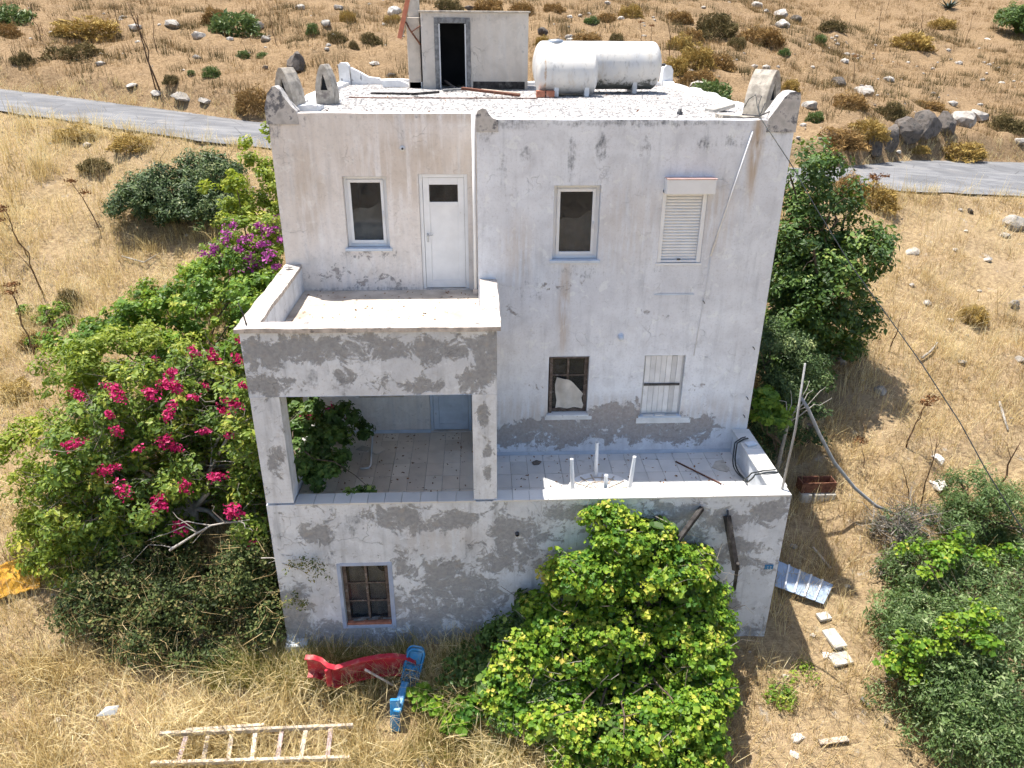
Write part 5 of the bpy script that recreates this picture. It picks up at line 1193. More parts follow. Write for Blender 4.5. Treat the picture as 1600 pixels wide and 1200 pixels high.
ROCKS = [
 (270, 34, 30, 'pale grey rock on the hill above the left road bend', 'rock'), (310, 52, 30, 'pale boulder right of the forked dead stalks on the hill', 'rock'), (402, 36, 32, 'pale rock beside the green brown bush on the upper left hill', 'rock'),
 (415, 57, 22, 'pale rock just below the one by the green brown bush', 'rock'), (468, 9, 20, 'grey rock at the top edge left of the roof hut', 'rock'), (510, 34, 22, 'light rock above the dark boulder left of the hut', 'rock'),
 (528, 9, 18, 'small grey rock at the top edge nearest the hut', 'rock'), (466, 91, 46, 'big dark boulder behind the left chimney cowls', 'darkrock', 1.0), (415, 104, 13, 'small dark stone left of the big dark boulder', 'darkrock'),
 (309, 88, 15, 'small flat stone above the left road', 'rock'), (617, 13, 28, 'white rock beside the red board of the roof hut', 'whiterock'), (733, 9, 34, 'flat dark rock just above the roof hut', 'darkrock', .5),
 (890, 25, 12, 'small white stone above the left end of the tanks', 'whiterock'), (970, 27, 14, 'small white stone above the middle of the long tank', 'whiterock'), (890, 57, 16, 'grey stone right behind the tank hatch', 'rock'),
 (848, 46, 20, 'dark rock against the right edge of the roof hut', 'darkrock', .9), (862, 72, 66, 'wide dark boulder showing over the left end of the tank', 'darkrock', .6),
 (1220, 18, 32, 'upper rock of the grey outcrop at the top of the hill', 'rock'), (1223, 34, 30, 'lowest pale rock of the grey outcrop on the hill', 'rock'), (1244, 27, 24, 'dark rock at the right of the hill outcrop', 'darkrock'), (1196, 15, 14, 'small stone left of the hill outcrop', 'rock'), (1182, 5, 20, 'rock at the top edge left of the hill outcrop', 'rock'),
 (1307, 124, 32, 'dark grey rock among scrub behind the right parapet horn', 'darkrock'), (1350, 136, 44, 'large tilted pale slab rock on the right hill', 'rock', .7), (1265, 161, 24, 'rounded brown grey rock just right of the roof corner', 'rock'),
 (1366, 222, 40, 'lowest left rock of the stone bank above the right road', 'darkrock', 1.0), (1387, 205, 52, 'tall dark rock in the stone bank near its left end', 'darkrock', 1.1), (1414, 193, 54, 'cracked grey rock left of the middle of the stone bank', 'darkrock', 1.0), (1443, 187, 52, 'dark middle rock of the stone bank', 'darkrock', 1.1), (1472, 185, 50, 'jagged grey rock right of the middle of the stone bank', 'darkrock', 1.0), (1500, 179, 50, 'pale rock near the right end of the stone bank', 'rock', .8), (1526, 176, 40, 'last rock at the right end of the stone bank', 'rock', .7),
 (1515, 328, 14, 'dark grey stone in grass below the right road', 'darkrock', 1.0), (1500, 328, 10, 'tiny pale stone left of the dark one below the road', 'rock'), (1584, 343, 46, 'big pale boulder at the right edge below the road', 'rock', .9), (1570, 363, 24, 'flat pale stone under the big right edge boulder', 'rock', .5), (1403, 237, 12, 'small white stone on the verge under the stone bank', 'whiterock'),
 (1543, 59, 15, 'white stone far up on the right hill', 'whiterock', .5), (1565, 127, 13, 'white stone at the upper right slope edge', 'whiterock', .5), (1590, 217, 24, 'pale rock at the right edge above the road', 'rock'),
 (1582, 471, 24, 'round grey stone near the right edge at mid height', 'rock', 1.0), (1424, 444, 13, 'small grey stone right of the carob tree', 'rock'), (1447, 472, 15, 'stone half buried in grass below the small grey one', 'rock'), (1543, 404, 17, 'grey stone in the middle of the right slope', 'rock'), (1424, 388, 36, 'flat pale ledge stone beside the carob tree crown', 'rock', .4), (1314, 562, 24, 'square grey stone at the foot of the olive green bush', 'rock'), (1372, 606, 27, 'mottled grey stone on the slope under the cable', 'rock'), (1502, 563, 16, 'pale stone right of the overhead cable', 'rock'), (1590, 556, 24, 'dusty flat rock at the right edge', 'rock', .5),
 (1464, 714, 26, 'round white stone on the right slope', 'whiterock', .8), (1466, 752, 40, 'large flat white stone below the round white one', 'whiterock', .5), (1240, 854, 14, 'grey stone in the shade beside the terrace wall', 'rock'), (1247, 1147, 30, 'pale rubble stone at the lower right of the grape vine', 'whiterock', .5), (1240, 1175, 22, 'pale rubble stone at the bottom edge right of the vine', 'whiterock', .5), (1290, 1020, 20, 'loose stone among the path slabs', 'whiterock', .4),
 (285, 143, 40, 'crumbly flat outcrop on the upper bank of the left road', 'rock', .35), (320, 152, 30, 'low rubble stone right of the crumbly outcrop', 'rock', .4), (245, 140, 26, 'low rubble stone left of the crumbly outcrop', 'rock', .4), (205, 130, 24, 'flat stone on the bank near the forked stalks', 'rock', .35), (585, 95, 20, 'low brown rock between the cowls and the hut', 'rock', .5), (610, 115, 24, 'rubble rock above the back parapet left of the hut', 'darkrock', .5), (1590, 830, 14, 'grey stone behind the smaller grey green bush', 'rock')]
for r_ in ROCKS:
    rock(r_[0], r_[1], r_[2], r_[3], r_[4], r_[5] if len(r_) > 5 else .75)
# uncountable small stones strewn over the slope
nst = 1300; x = rs.uniform(-26, 32, nst); y = rs.uniform(-6, 40, nst); yn = smooth_edge(x, XN, YN); yf = smooth_edge(x, XF, YF)
k = ~((y > yn-.2) & (y < yf+.1)) & ~((x > -4.4) & (x < 4.7) & (y > -2.5) & (y < 9)) & (rs.rand(nst) < np.clip((nz(x, y, .5, 11)-.35)*4, .05, 1)); x, y = x[k], y[k]; n = len(x)
s = np.exp(rs.normal(-3.1, .55, n))*np.where(y > 14, 1.6, 1.0); V0 = np.array([v.co for v in RM['rock'][0].vertices]); 
ib = bmesh.new(); bmesh.ops.create_icosphere(ib, subdivisions=1, radius=1); V0 = np.array([v.co for v in ib.verts]); F0 = np.array([[v.index for v in f.verts] for f in ib.faces]); ib.free()
Vs = V0[None]*(1+.35*(rs.rand(n, len(V0), 1)-.5))*s[:, None, None]*np.array([1.2, 1, .7])+np.stack([x, y, terrain(x, y)+s*.2], -1)[:, None]
tag(npmesh('scree', Vs.reshape(-1, 3), (np.arange(n)[:, None, None]*len(V0)+F0[None]).reshape(-1, 3), M['rock']), 'small loose stones strewn over the dry slope', 'stones', kind='stuff')

# ------------------------------------------------------------------ low scrub on the hill
def scrub_mesh(leaf, n, size, asp, seed, spiky=.5):
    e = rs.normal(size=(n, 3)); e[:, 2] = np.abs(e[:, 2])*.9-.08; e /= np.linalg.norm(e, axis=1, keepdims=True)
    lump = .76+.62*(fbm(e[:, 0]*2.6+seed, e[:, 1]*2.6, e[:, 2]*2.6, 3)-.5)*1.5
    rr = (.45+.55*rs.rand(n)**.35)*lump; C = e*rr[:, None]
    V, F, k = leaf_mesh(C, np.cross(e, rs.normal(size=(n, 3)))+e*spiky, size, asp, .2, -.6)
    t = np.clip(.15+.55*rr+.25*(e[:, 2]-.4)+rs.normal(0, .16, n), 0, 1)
    o = npmesh('scrub', V, F, L[leaf], attr={'tint': np.repeat(t, k)}); COL.objects.unlink(o); return o.data
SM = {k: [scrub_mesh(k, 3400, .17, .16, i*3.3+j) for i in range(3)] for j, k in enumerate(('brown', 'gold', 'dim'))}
SM['green'] = [scrub_mesh('green', 2000, .17, .3, i*5.1) for i in range(3)]
def scrub(u, v, w, label, kind='brown', h=.8, name='scrub_bush', group='low bushes on the hillside'):
    q = G(u, v+w*h*.34); s = w/2*DIST(q)/FPX*1.42
    o = bpy.data.objects.new(name, random.choice(SM[kind])); COL.objects.link(o)
    o.location = q-np.array([0, 0, s*.16]); o.scale = (s*random.uniform(.9, 1.25), s*random.uniform(.7, 1.2), s*h*random.uniform(1.0, 1.35)); o.rotation_euler = (0, 0, random.uniform(0, 6.28))
    tag(o, label, 'bush', group); return o
SCRUB = [
 (985, 15, 34, 'golden dome bush above the middle of the tank', 'gold'), (1061, 22, 40, 'brown dome bush up the hill right of the tank', 'brown'), (1117, 36, 62, 'large dark brown bush on the hill right of the tank', 'dim'), (1190, 50, 52, 'brown bush left of the hill rock outcrop', 'brown'),
 (1061, 66, 48, 'golden brown bush just right of the tank top', 'gold'), (1081, 52, 36, 'brown bush touching the golden one right of the tank', 'brown'), (1151, 64, 32, 'dim green bush below the large dark brown one', 'dim'), (915, 58, 48, 'brown dome bush behind the tank middle', 'brown'), (963, 57, 28, 'dim bush behind the tank right of the brown dome', 'dim'),
 (1088, 84, 58, 'wide golden bush in the clump right of the tank', 'gold'), (1122, 92, 48, 'brown bush at the right of the clump by the tank', 'brown'), (1056, 100, 42, 'golden bush touching the right end of the tank', 'gold'), (1088, 116, 52, 'lowest brown bush of the clump by the tank', 'brown'), (947, 24, 30, 'brown bush above the tank between two white stones', 'brown'), (863, 10, 30, 'brown bush at the top edge right of the hut', 'brown'),
 (1110, 140, 66, 'bright green leafy bush behind the right parapet', 'green', .7), (925, 28, 22, 'small green bush above the tank hatch', 'green'), (1235, 132, 34, 'golden bush behind the right chimney cowl', 'gold'), (1226, 80, 17, 'tiny green bush on the bare slope upper right', 'green'), (1280, 62, 20, 'small dark green bush right of the tiny one', 'green', 1.0),
 (1423, 58, 64, 'large golden dome bush on the upper right hill', 'gold', .6), (1300, 35, 38, 'dim bush on the slope above the small dark green one', 'dim'), (1470, 36, 40, 'olive gold bush right of the large golden dome', 'gold', .6), (1352, 194, 50, 'golden green bush left of the stone bank', 'gold', 1.0), (1325, 150, 60, 'brown bush below the tilted slab rock', 'brown', .7), (1273, 182, 28, 'light green bush right of the roof corner', 'green'), (1312, 208, 62, 'wide brown bush above the carob tree', 'brown', .7), (1390, 168, 42, 'brown bush on top of the stone bank', 'dim', .8), (1450, 160, 50, 'straw brown bush behind the stone bank', 'brown', .5), (1570, 188, 44, 'dim bush right of the stone bank', 'dim'), (1433, 230, 32, 'yellow green tuft bush on the verge of the right road', 'gold', .6), (1500, 225, 80, 'broad straw bush between stone bank and road', 'gold', .45),
 (118, 72, 92, 'broad dark brown bush at the upper left', 'dim', .55), (368, 30, 66, 'tall green brown bush on the upper left hill', 'green', .85), (345, 42, 34, 'green lower bush left of the tall green brown one', 'green', .5), (24, 18, 56, 'green bush in the top left corner', 'green', .8), (330, 108, 32, 'round green bush above the left road', 'green'), (268, 121, 28, 'dim green bush left of the round green one', 'dim'), (299, 113, 12, 'tiny green sprout between the two road bank bushes', 'green'), (489, 42, 20, 'upright green bush above the dark boulder', 'green', 1.3), (37, 86, 34, 'dark bush at the left edge above the road', 'dim'), (335, 20, 42, 'brown bush left of the tall green brown one', 'brown'), (381, 84, 18, 'small green tuft left of the dark boulder', 'green'), (410, 84, 20, 'small green tuft nearest the dark boulder', 'green'), (13, 45, 44, 'brown bush at the left edge near the top', 'brown'), (140, 35, 90, 'wide straw brown bush high on the left hill', 'gold', .5), (398, 152, 58, 'brown bush on the bank left of the parapet horn', 'brown', .8), (527, 57, 30, 'dim green bush right of the light rock', 'dim'),
 (544, 24, 30, 'golden bush near the top between rocks left of the hut', 'gold'), (578, 56, 32, 'dark bush left of the roof hut', 'dim'), (552, 70, 20, 'small dark bush left of the one by the hut', 'dim'), (762, 5, 54, 'brown bush at the top edge over the hut', 'brown'), (700, 4, 36, 'dark bush at the top edge above the hut doorway', 'dim'), (614, 27, 28, 'golden bush beside the red board', 'gold'), (815, 8, 40, 'brown bush at the top edge above the hut corner', 'brown'), (848, 60, 26, 'golden brown bush between hut and tank', 'gold'),
 (1518, 487, 40, 'golden dome bush in grass on the right slope', 'gold'), (1362, 300, 66, 'straw gold bush at the left end of the right road', 'gold', .7), (1325, 285, 50, 'brown bush between the carob tree and the right road', 'brown', .8), (208, 215, 60, 'straw bush on the verge below the left road', 'gold', .5), (120, 200, 70, 'pale straw bush below the left road near the edge', 'gold', .45), (150, 250, 50, 'dim bush in the straw slope at the left', 'dim', .6), (35, 600, 60, 'straw coloured mound bush at the left edge mid slope', 'gold', .6), (60, 520, 50, 'brown dried bush under the thin creeper strand', 'brown', .7), (110, 460, 34, 'dry green brown weed bush left of the creeper slope', 'dim', 1.0)]
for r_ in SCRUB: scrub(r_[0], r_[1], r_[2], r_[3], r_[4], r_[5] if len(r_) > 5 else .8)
tr = [gblob(1580, 30, .9, 1.1, 1.0, .95), gblob(1620, 25, 1.2, 1.3, 1.0, 1.2), gblob(1600, 48, .6, .8, .8, .6)]
plant('evergreen_tree', 'dense dark evergreen tree in the top right corner', 'tree', tr, 13000, .13, 'carob', r=.14, nl=8, clump=.35, asp=.5, shell=.5)
q = G(1482, 14); e = empty('agave', q, 'dark blue green agave clump at the top right edge', 'agave')
for k in range(16):
    a = k*2.4; t = .35+.5*(k/16); d = np.array([math.cos(a)*math.sin(t+.3), math.sin(a)*math.sin(t+.3), math.cos(t+.3)]); sd = np.array([-math.sin(a), math.cos(a), 0])*.09
    ln = 1.1; V = [q+sd*.6, q-sd*.6, q+d*ln*.4-sd, q+d*ln*.4+sd, q+d*ln+[0, 0, -.1], q+d*ln*.4+[0, 0, -.06]]
    npmesh('leaf', np.array(V), np.array([[0, 1, 2, 3]]+[[3, 2, 4, 4]][:0]), L['agave'], e, attr={'tint': np.full(6, rs.rand())}) if False else MB().add(V, [(0, 1, 2, 3), (3, 2, 4), (0, 5, 1), (0, 3, 5), (1, 5, 2), (3, 4, 5), (2, 5, 4)]).build('leaf', L['agave'], e)

# ------------------------------------------------------------------ dead stalks
def stalk(u0, v0, u1, v1, label, umbel=0, fork=0, r=.018, name='dead_stalk'):
    q = G(u0, v0); top = P(u1, v1, q[1]-.1); e = empty(name, q, label, 'stalk', 'dead stalks on the slope')
    m = MB(); k = 6; pts = [q+(top-q)*i/k+(rs.normal(scale=.02*np.linalg.norm(top-q), size=3) if 0 < i < k else 0) for i in range(k+1)]
    m.tube([pts[0]-[0, 0, .1]]+pts[1:], [r*(1-.65*i/k) for i in range(k+1)], 6)
    ends = [pts[-1]]
    for f in range(fork):
        i = random.randint(3, 5); t = pts[i]+(pts[-1]-pts[i])*rs.uniform(.5, .9)+rs.normal(scale=.16, size=3)+[0, 0, .08]; limb(m, pts[i], t, r*.4, r*.15, 3, .06); ends.append(t)
    m.build('stem', M['stalk'], e)
    if umbel:
        for t in ends[:umbel]:
            n = 90; d = rs.normal(size=(n, 3)); d[:, 2] = np.abs(d[:, 2])*.5; d /= np.linalg.norm(d, axis=1, keepdims=True)
            C = t+d*(.14*rs.rand(n)**.5)[:, None]*[1.2, 1.2, .8]; V, F, kk = leaf_mesh(C, d+rs.normal(scale=.4, size=C.shape), .045, .7)
            tag(npmesh('umbel', V, F, L['umbel'], e, attr={'tint': np.repeat(rs.rand(n), kk)}), kind='stuff')
for a in [(250, 140, 199, 3, 'tall forked dead stalk leaning left above the left road', 0, 5, .035), (243, 138, 214, 20, 'second tall dead stalk right of the leaning forked one', 0, 3, .028), (245, 79, 233, 3, 'thin upright dead stalk on the hill right of the tall pair', 0, 0), (432, 71, 418, 3, 'thin dead stalk left of the upright green bush', 0, 1),
          (64, 64, 44, 0, 'dead stalk near the top left corner', 0, 1), (184, 44, 176, 0, 'short dead stalk at the top edge left of the forked ones', 0, 1), (159, 364, 111, 284, 'umbel topped dead stalk on the straw slope left of the oleander', 2, 2), (42, 400, 4, 324, 'umbel topped dead stalk at the left edge', 3, 3, .022), (56, 557, 18, 458, 'umbel topped dead stalk above the thin creeper strand', 2, 2, .022), (70, 462, 36, 385, 'bare dead stalk left of the dry weed bush', 0, 1, .024),
          (1003, 74, 1001, 35, 'umbel topped stalk just above the tank', 1, 0), (1018, 74, 1018, 41, 'second umbel stalk above the tank right of the first', 1, 0), (1046, 86, 1042, 4, 'tall thin stalk rising over the right end of the tank', 0, 0), (941, 74, 937, 46, 'short stalk above the tank left of the umbel pair', 0, 0),
          (1333, 130, 1337, 88, 'rusty umbel stalk behind the tilted slab rock', 1, 0), (1372, 52, 1380, 0, 'forked stalk on the upper right hill', 0, 2), (1310, 88, 1306, 58, 'short thin stalk right of the small dark green bush', 0, 0), (1363, 100, 1369, 66, 'thin stalk above the tilted slab rock', 0, 1), (1337, 30, 1342, 0, 'paired stalk at the top edge of the right hill', 0, 2), (1383, 24, 1390, 0, 'short stalk at the top edge right of the forked one', 0, 1), (1440, 43, 1443, 10, 'stalk rising out of the large golden dome bush', 0, 0), (1507, 72, 1522, 14, 'leaning stalk below the agave', 0, 2), (1363, 325, 1367, 280, 'reddish dry stalk cluster at the left end of the right road', 3, 5, .012),
          (1389, 550, 1408, 496, 'bare dark stake stalk crossing the overhead cable', 0, 0, .02), (1416, 698, 1447, 630, 'arched dead stalk on the right slope', 2, 1, .02), (1438, 799, 1465, 683, 'tall bare stalk behind the half bare shrub', 0, 3, .016), (1424, 784, 1411, 731, 'short bare stalk left of the tall bare one', 0, 2, .014), (1350, 730, 1345, 690, 'thin dead weed stalk near the grey pipe', 1, 1, .01), (1555, 770, 1595, 690, 'leaning brown stalk at the right edge above the bushes', 0, 2, .025)]:
    stalk(*a)

# ------------------------------------------------------------------ things on and around the house
def Z(u, v, z):
    d = ray(u, v); return CAM+d*(z-CAM[2])/d[2]
# upside-down round plastic table
tc = np.array([1.45, -1.34, .005]); tb_ = empty('plastic_table', tc, 'round white plastic table upside down on the terrace, legs in the air', 'table')
MB().lathe(tc, (0, 0, 1), [(.0, 0), (.0, .56), (.012, .585), (.05, .585), (.05, .565), (.022, .55), (.022, 0)], 40).build('table_top', M['pvc'], tb_)
for k in range(8):
    a = math.pi*k/8+.2; d = np.array([math.cos(a), math.sin(a), 0]); MB().bar(tc+d*.10+[0, 0, .034], tc+d*.55+[0, 0, .034], .014, .022).bar(tc-d*.10+[0, 0, .034], tc-d*.55+[0, 0, .034], .014, .022).build('rib', M['screed'], tb_)
MB().lathe(tc+[0, 0, .023], (0, 0, 1), [(0, .30), (.022, .30), (.022, .285), (0, .285)], 32).build('ring_rib', M['screed'], tb_)
MB().lathe(tc+[0, 0, .023], (0, 0, 1), [(0, .44), (.022, .44), (.022, .43), (0, .43)], 32).build('ring_rib', M['screed'], tb_)
for a in (.05, math.pi/2+.05, math.pi+.03, 3*math.pi/2-.06):
    d = np.array([math.cos(a), math.sin(a), 0]); q = tc+d*.50+[0, 0, .02]; t = tc+d*.545+[0, 0, .70]
    lg = MB().tube([q, q+(t-q)*.5, t], [.040, .036, .030], 12, cap=False).build('leg', M['pvc'], tb_)
    MB().lathe(t-[0, 0, .012], (0, 0, 1), [(0, .030), (.014, .031), (.014, .012), (.002, .011), (.002, 0)], 12).build('foot_cap', M['pvc_old'], lg)
thing('iron_rod', MB().tube([Z(1056, 721, .02), Z(1127, 756, .02)], .014, 6), M['rust'], 'long rusty bar lying on the terrace tiles', 'rod')
def patch(name, z, pts, h, mat, label, cat):
    q = [Z(u, v, z) for u, v in pts]; n = len(q); m = MB()
    m.add([tuple(p) for p in q]+[(p[0], p[1], p[2]+h) for p in q], [tuple(reversed(range(n))), tuple(range(n, 2*n))]+[(i, (i+1) % n, (i+1) % n+n, i+n) for i in range(n)])
    return thing(name, m, mat, label, cat)
patch('flat_piece', .005, [(1112, 731), (1118, 721), (1130, 719), (1134, 728), (1140, 732), (1136, 738), (1124, 735)], .012, M['concrete'], 'thin grey brown cement patch on the terrace floor near the hose', 'scrap')  # cement patch of the floor, laid as a thin raised piece
patch('tile_shard', .005, [(831, 723), (838, 720), (846, 722), (842, 726), (834, 727)], .02, M['darkrock'], 'small dark shard on the terrace tiles beside the post', 'shard')
patch('tile_shard', .006, [(556, 703), (566, 697), (578, 700), (572, 706)], .015, M['screed'], 'pale tile shard beside the white pipe on the loggia floor', 'shard')
patch('flat_piece', .006, [(580, 700), (592, 696), (602, 703), (588, 711), (582, 707)], .015, M['tileb2'], 'tan scrap piece right of the white pipe on the loggia floor', 'scrap')
thing('plastic_pipe', MB().tube([Z(556, 680, .03), Z(580, 679, .03), Z(582, 682, .03), Z(579, 727, .03), Z(576, 731, .03), Z(563, 732, .03)], .017, 8), M['pvc'], 'bent white pipe lying on the loggia floor', 'pipe')
# hose looped over the right parapet
hx = XR-.30; hp = []
for t in np.linspace(0, 1, 40): hp.append((hx-.06-.05*math.sin(t*9), -.55-1.05*t, .50-.46*math.sin(math.pi*t)**.7-.02*math.sin(t*7)))
hp = [(XR-.12, -.42, .525), (XR-.22, -.47, .53)]+hp+[(XR-.2, -1.62, .525), (XR-.05, -1.60, .522), (XR+.02, -1.58, .515)]
h2 = [(q[0]-.03+.02*math.sin(i*.3), q[1]+.05+.03*math.sin(i*.2), max(.02, q[2]*.92+.015)) for i, q in enumerate(hp)]
h2 = [(q[0], q[1], max(q[2], .525)) if q[0] > XR-.29 else q for q in h2]
hs = MB().tube(hp, .014, 7)
thing('garden_hose', hs, M['rubber'], 'black hose hanging in a loop inside the right terrace parapet', 'hose')
thing('garden_hose', MB().tube(h2, .012, 7), M['rubber'], 'second thinner dark hose draped alongside the black one', 'hose')
q = np.array([XR-.13, -.62, .50]); thing('plastic_tray', MB().obox(q+[0, 0, .022], (.96, .28, 0), (-.28, .96, 0), (0, 0, 1), .10, .06, .022, .008), M['bluewhite'], 'small pale tray lying on the right terrace parapet', 'tray')
q = P(441, 416, .55); rk = bpy.data.objects.new('white_stone', RM['whiterock'][1]); COL.objects.link(rk); rk.location = (-3.98, .62, 3.53); rk.scale = (.10, .07, .06); tag(rk, 'white stone resting on the back corner of the balcony parapet', 'stone')
thing('wooden_pole', MB().tube([(4.30, -2.12, .515), P(1243, 670, -2.14), P(1258, 568, -2.17)], [.022, .020, .016], 8), M['greypipe'], 'thin grey pole standing on the front corner of the terrace parapet', 'pole')
ge = GH(1405, 806, .05); gs = P(1252, 622, .2)
pp = [gs, P(1262, 638, .2), P(1280, 678, .15), P(1303, 722, .1), P(1335, 762, (.1+ge[1])/2), P(1368, 790, ge[1]), ge]
thing('bent_pipe', MB().tube(pp, [.03, .034, .034, .034, .034, .034, .03], 9), M['greypipe'], 'grey pipe arching from beside the pole down to the slope', 'pipe')
# rusty trough beside the terrace
q = GH(1272, 772, .0); e = empty('iron_trough', q, 'rusty red brown iron trough on pale blocks right of the terrace', 'trough')
MB().box(q[0]-.36, q[0]+.36, q[1]-.14, q[1]-.12, q[2]+.12, q[2]+.36).box(q[0]-.36, q[0]+.36, q[1]+.12, q[1]+.14, q[2]+.12, q[2]+.36).box(q[0]-.36, q[0]-.34, q[1]-.119, q[1]+.119, q[2]+.12, q[2]+.36).box(q[0]+.34, q[0]+.36, q[1]-.119, q[1]+.119, q[2]+.12, q[2]+.36).box(q[0]-.339, q[0]+.339, q[1]-.119, q[1]+.119, q[2]+.12, q[2]+.14).build('basin', M['rust'], e)
for k, dx in enumerate((-.24, .02, .26)):
    thing('concrete_block', MB().box(q[0]+dx-.11, q[0]+dx+.11, q[1]-.20, q[1]-.02, q[2]-.1, q[2]+.115, .012), M['concrete'], ['pale block under the terrace end of the rusty trough', 'pale block under the middle of the rusty trough', 'pale block under the outer end of the rusty trough'][k], 'block', 'blocks under the trough')
q = G(1259, 690); thing('tree_stump', MB().tube([q-[0, 0, .2], q+[0, 0, .2], q+[.02, 0, .42]], [.085, .075, .07], 9), M['oldwood'], 'cut grey brown stump beside the forked sapling', 'stump')
# pale blue ribbed sheet
cs = [GH(1210, 915, .16), GH(1288, 944, .12), GH(1303, 914, .14), GH(1216, 876, .22)]
e = empty('metal_sheet', cs[0], 'pale blue ribbed metal sheet lying in the shade beside the house', 'sheet'); n = np.array([0, 0, .012])
bl = lambda a, b_: (cs[0]*(1-a)+cs[1]*a)*(1-b_)+(cs[3]*(1-a)+cs[2]*a)*b_
for k in range(5):
    a0, a1 = k/5+.012, (k+1)/5-.012; V = [bl(a0, 0), bl(a1, 0), bl(a1, 1), bl(a0, 1)]
    MB().add(V+[v-n for v in V], [(0, 1, 2, 3), (7, 6, 5, 4), (0, 4, 5, 1), (1, 5, 6, 2), (2, 6, 7, 3), (3, 7, 4, 0)]).build('panel', M['sheet'], e)
    if k < 4: MB().bar(bl((k+1)/5, 0)+n, bl((k+1)/5, 1)+n, .03, .035).build('rib', M['pvc'], e)
for u, v, w, d, lb in ((1286, 968, .20, .14, 'small flat slab uppermost in the row beside the house'), (1303, 1000, .22, .34, 'long pale slab in the middle of the row beside the house'), (1312, 1032, .32, .22, 'wide pale slab lowest in the row beside the house')):
    q = G(u, v); thing('concrete_slab', MB().obox(q+[0, 0, .03], (.97, .2, 0), (-.2, .97, .12), (0, -.12, .99), w/2*1.2, d/2*1.2, .03, .008), M['concrete'], lb, 'slab', 'slabs beside the house')
thing('wooden_plank', MB().bar(GH(1280, 1160, .05), GH(1325, 1154, .06), .10, .03, b=.004), M['palewood'], 'pale board on the ground at the lower right', 'plank')
thing('wooden_plank', MB().bar(GH(1270, 855, .05), GH(1298, 888, .05), .05, .03, b=.004), M['palewood'], 'long thin pale stick in dry grass right of the terrace wall', 'plank')
thing('wooden_plank', MB().bar(GH(1345, 1090, .06), GH(1358, 1103, .06), .07, .03, b=.004), M['greywood'], 'short grey board by the foot of the big grey green bush', 'plank')
thing('fallen_branch', MB().tube([GH(1562, 628, .05), GH(1568, 650, .06), GH(1575, 672, .05)], [.03, .028, .02], 7), M['greybark'], 'pale fallen branch on the right slope near the edge', 'branch')
thing('fallen_branch', MB().tube([GH(1440, 560, .08), GH(1455, 548, .12), GH(1465, 535, .1)], [.03, .026, .015], 7), M['greybark'], 'pale fallen branch below the overhead cable', 'branch')
thing('fallen_branch', MB().tube([GH(190, 400, .10), GH(225, 410, .16), GH(250, 395, .1)], [.02, .018, .01], 7), M['greybark'], 'bleached branch lying in the straw left of the purple bougainvillea', 'branch')
# timbers of the vine pergola
thing('timber_beam', MB().bar(P(1097, 794, -2.28), P(1050, 857, -2.85), .07, .09, b=.006), M['darkwood'], 'dark rafter leaning from the front wall down into the grape vine', 'beam', 'pergola timbers')
thing('timber_beam', MB().bar(P(1136, 806, -2.29), P(1150, 891, -2.62), .09, .10, b=.006), M['darkwood'], 'thick dark timber hanging on the front wall right of the grape vine', 'beam', 'pergola timbers')
thing('timber_beam', MB().bar(P(1153, 880, -2.66), P(1147, 922, -2.60), .05, .06, b=.004), M['darkwood'], 'short dark batten fixed to the lower end of the hanging timber', 'beam', 'pergola timbers')
thing('iron_rod', MB().tube([P(1137, 797, -2.27), P(1138, 812, -2.34)], .016, 6), M['steel'], 'short black iron pin over the hanging timber on the front wall', 'rod')
# wires and overhead cable
cb = [(1187, 182, -.06), (1237, 258, -.6), (1275, 325, -1.1), (1330, 415, -1.8), (1400, 512, -2.6), (1440, 568, -3.1), (1500, 660, -3.8), (1540, 733, -4.3), (1600, 832, -4.9), (1690, 985, -5.6), (1800, 1190, -6.4)]
thing('overhead_cable', MB().tube([P(*c) for c in cb], .0075, 6), M['rubber'], 'dark overhead cable running from the roof corner down to the right', 'cable')
MB().tube([P(1160, 179, .2), P(1187, 181, -.05), P(1206, 173, .2)], .012, 6).build('cable_bracket', M['steel'], house)
for k, pts in enumerate(([(1163, 168, .6), (1170, 155, .6), (1181, 148, .55), (1183, 165, .4), (1187, 180, -.05)], [(1190, 150, .52), (1185, 165, .4), (1187, 180, -.05)], [(1205, 157, .62), (1212, 150, .8), (1196, 160, .5), (1187, 181, -.05)])):
    MB().tube([P(*c) for c in pts], .007, 5).build('roof_wire', M['rubber'], house)
# ladder lying in the grass
lh = .33; e = empty('wooden_ladder', G(400, 1165), 'long bleached wooden ladder lying in the foreground grass', 'ladder')
MB().bar(GH(250, 1147, lh), GH(552, 1134, lh), .055, .075, b=.005).build('rail', M['palewood'], e)
MB().bar(GH(236, 1193, lh), GH(546, 1184, lh), .055, .075, b=.005).build('rail', M['palewood'], e)
for k, (a, b_) in enumerate((((291, 1151), (279, 1190)), ((325, 1150), (318, 1188)), ((362, 1148), (357, 1187)), ((399, 1146), (394, 1186)), ((440, 1144), (434, 1185)), ((478, 1142), (470, 1184)), ((517, 1139), (512, 1182)))):
    MB().bar(GH(*a, lh)+[0, 0, .005], GH(*b_, lh)+[0, 0, .005], .07, .03, b=.004).build('rung', M['mauvewood'] if k in (0, 4, 6) else M['palewood'], e)
thing('wooden_plank', MB().bar(GH(290, 1141, lh), GH(413, 1133, lh), .05, .05, b=.004), M['palewood'], 'short bleached batten lying along the upper rail of the ladder', 'plank')
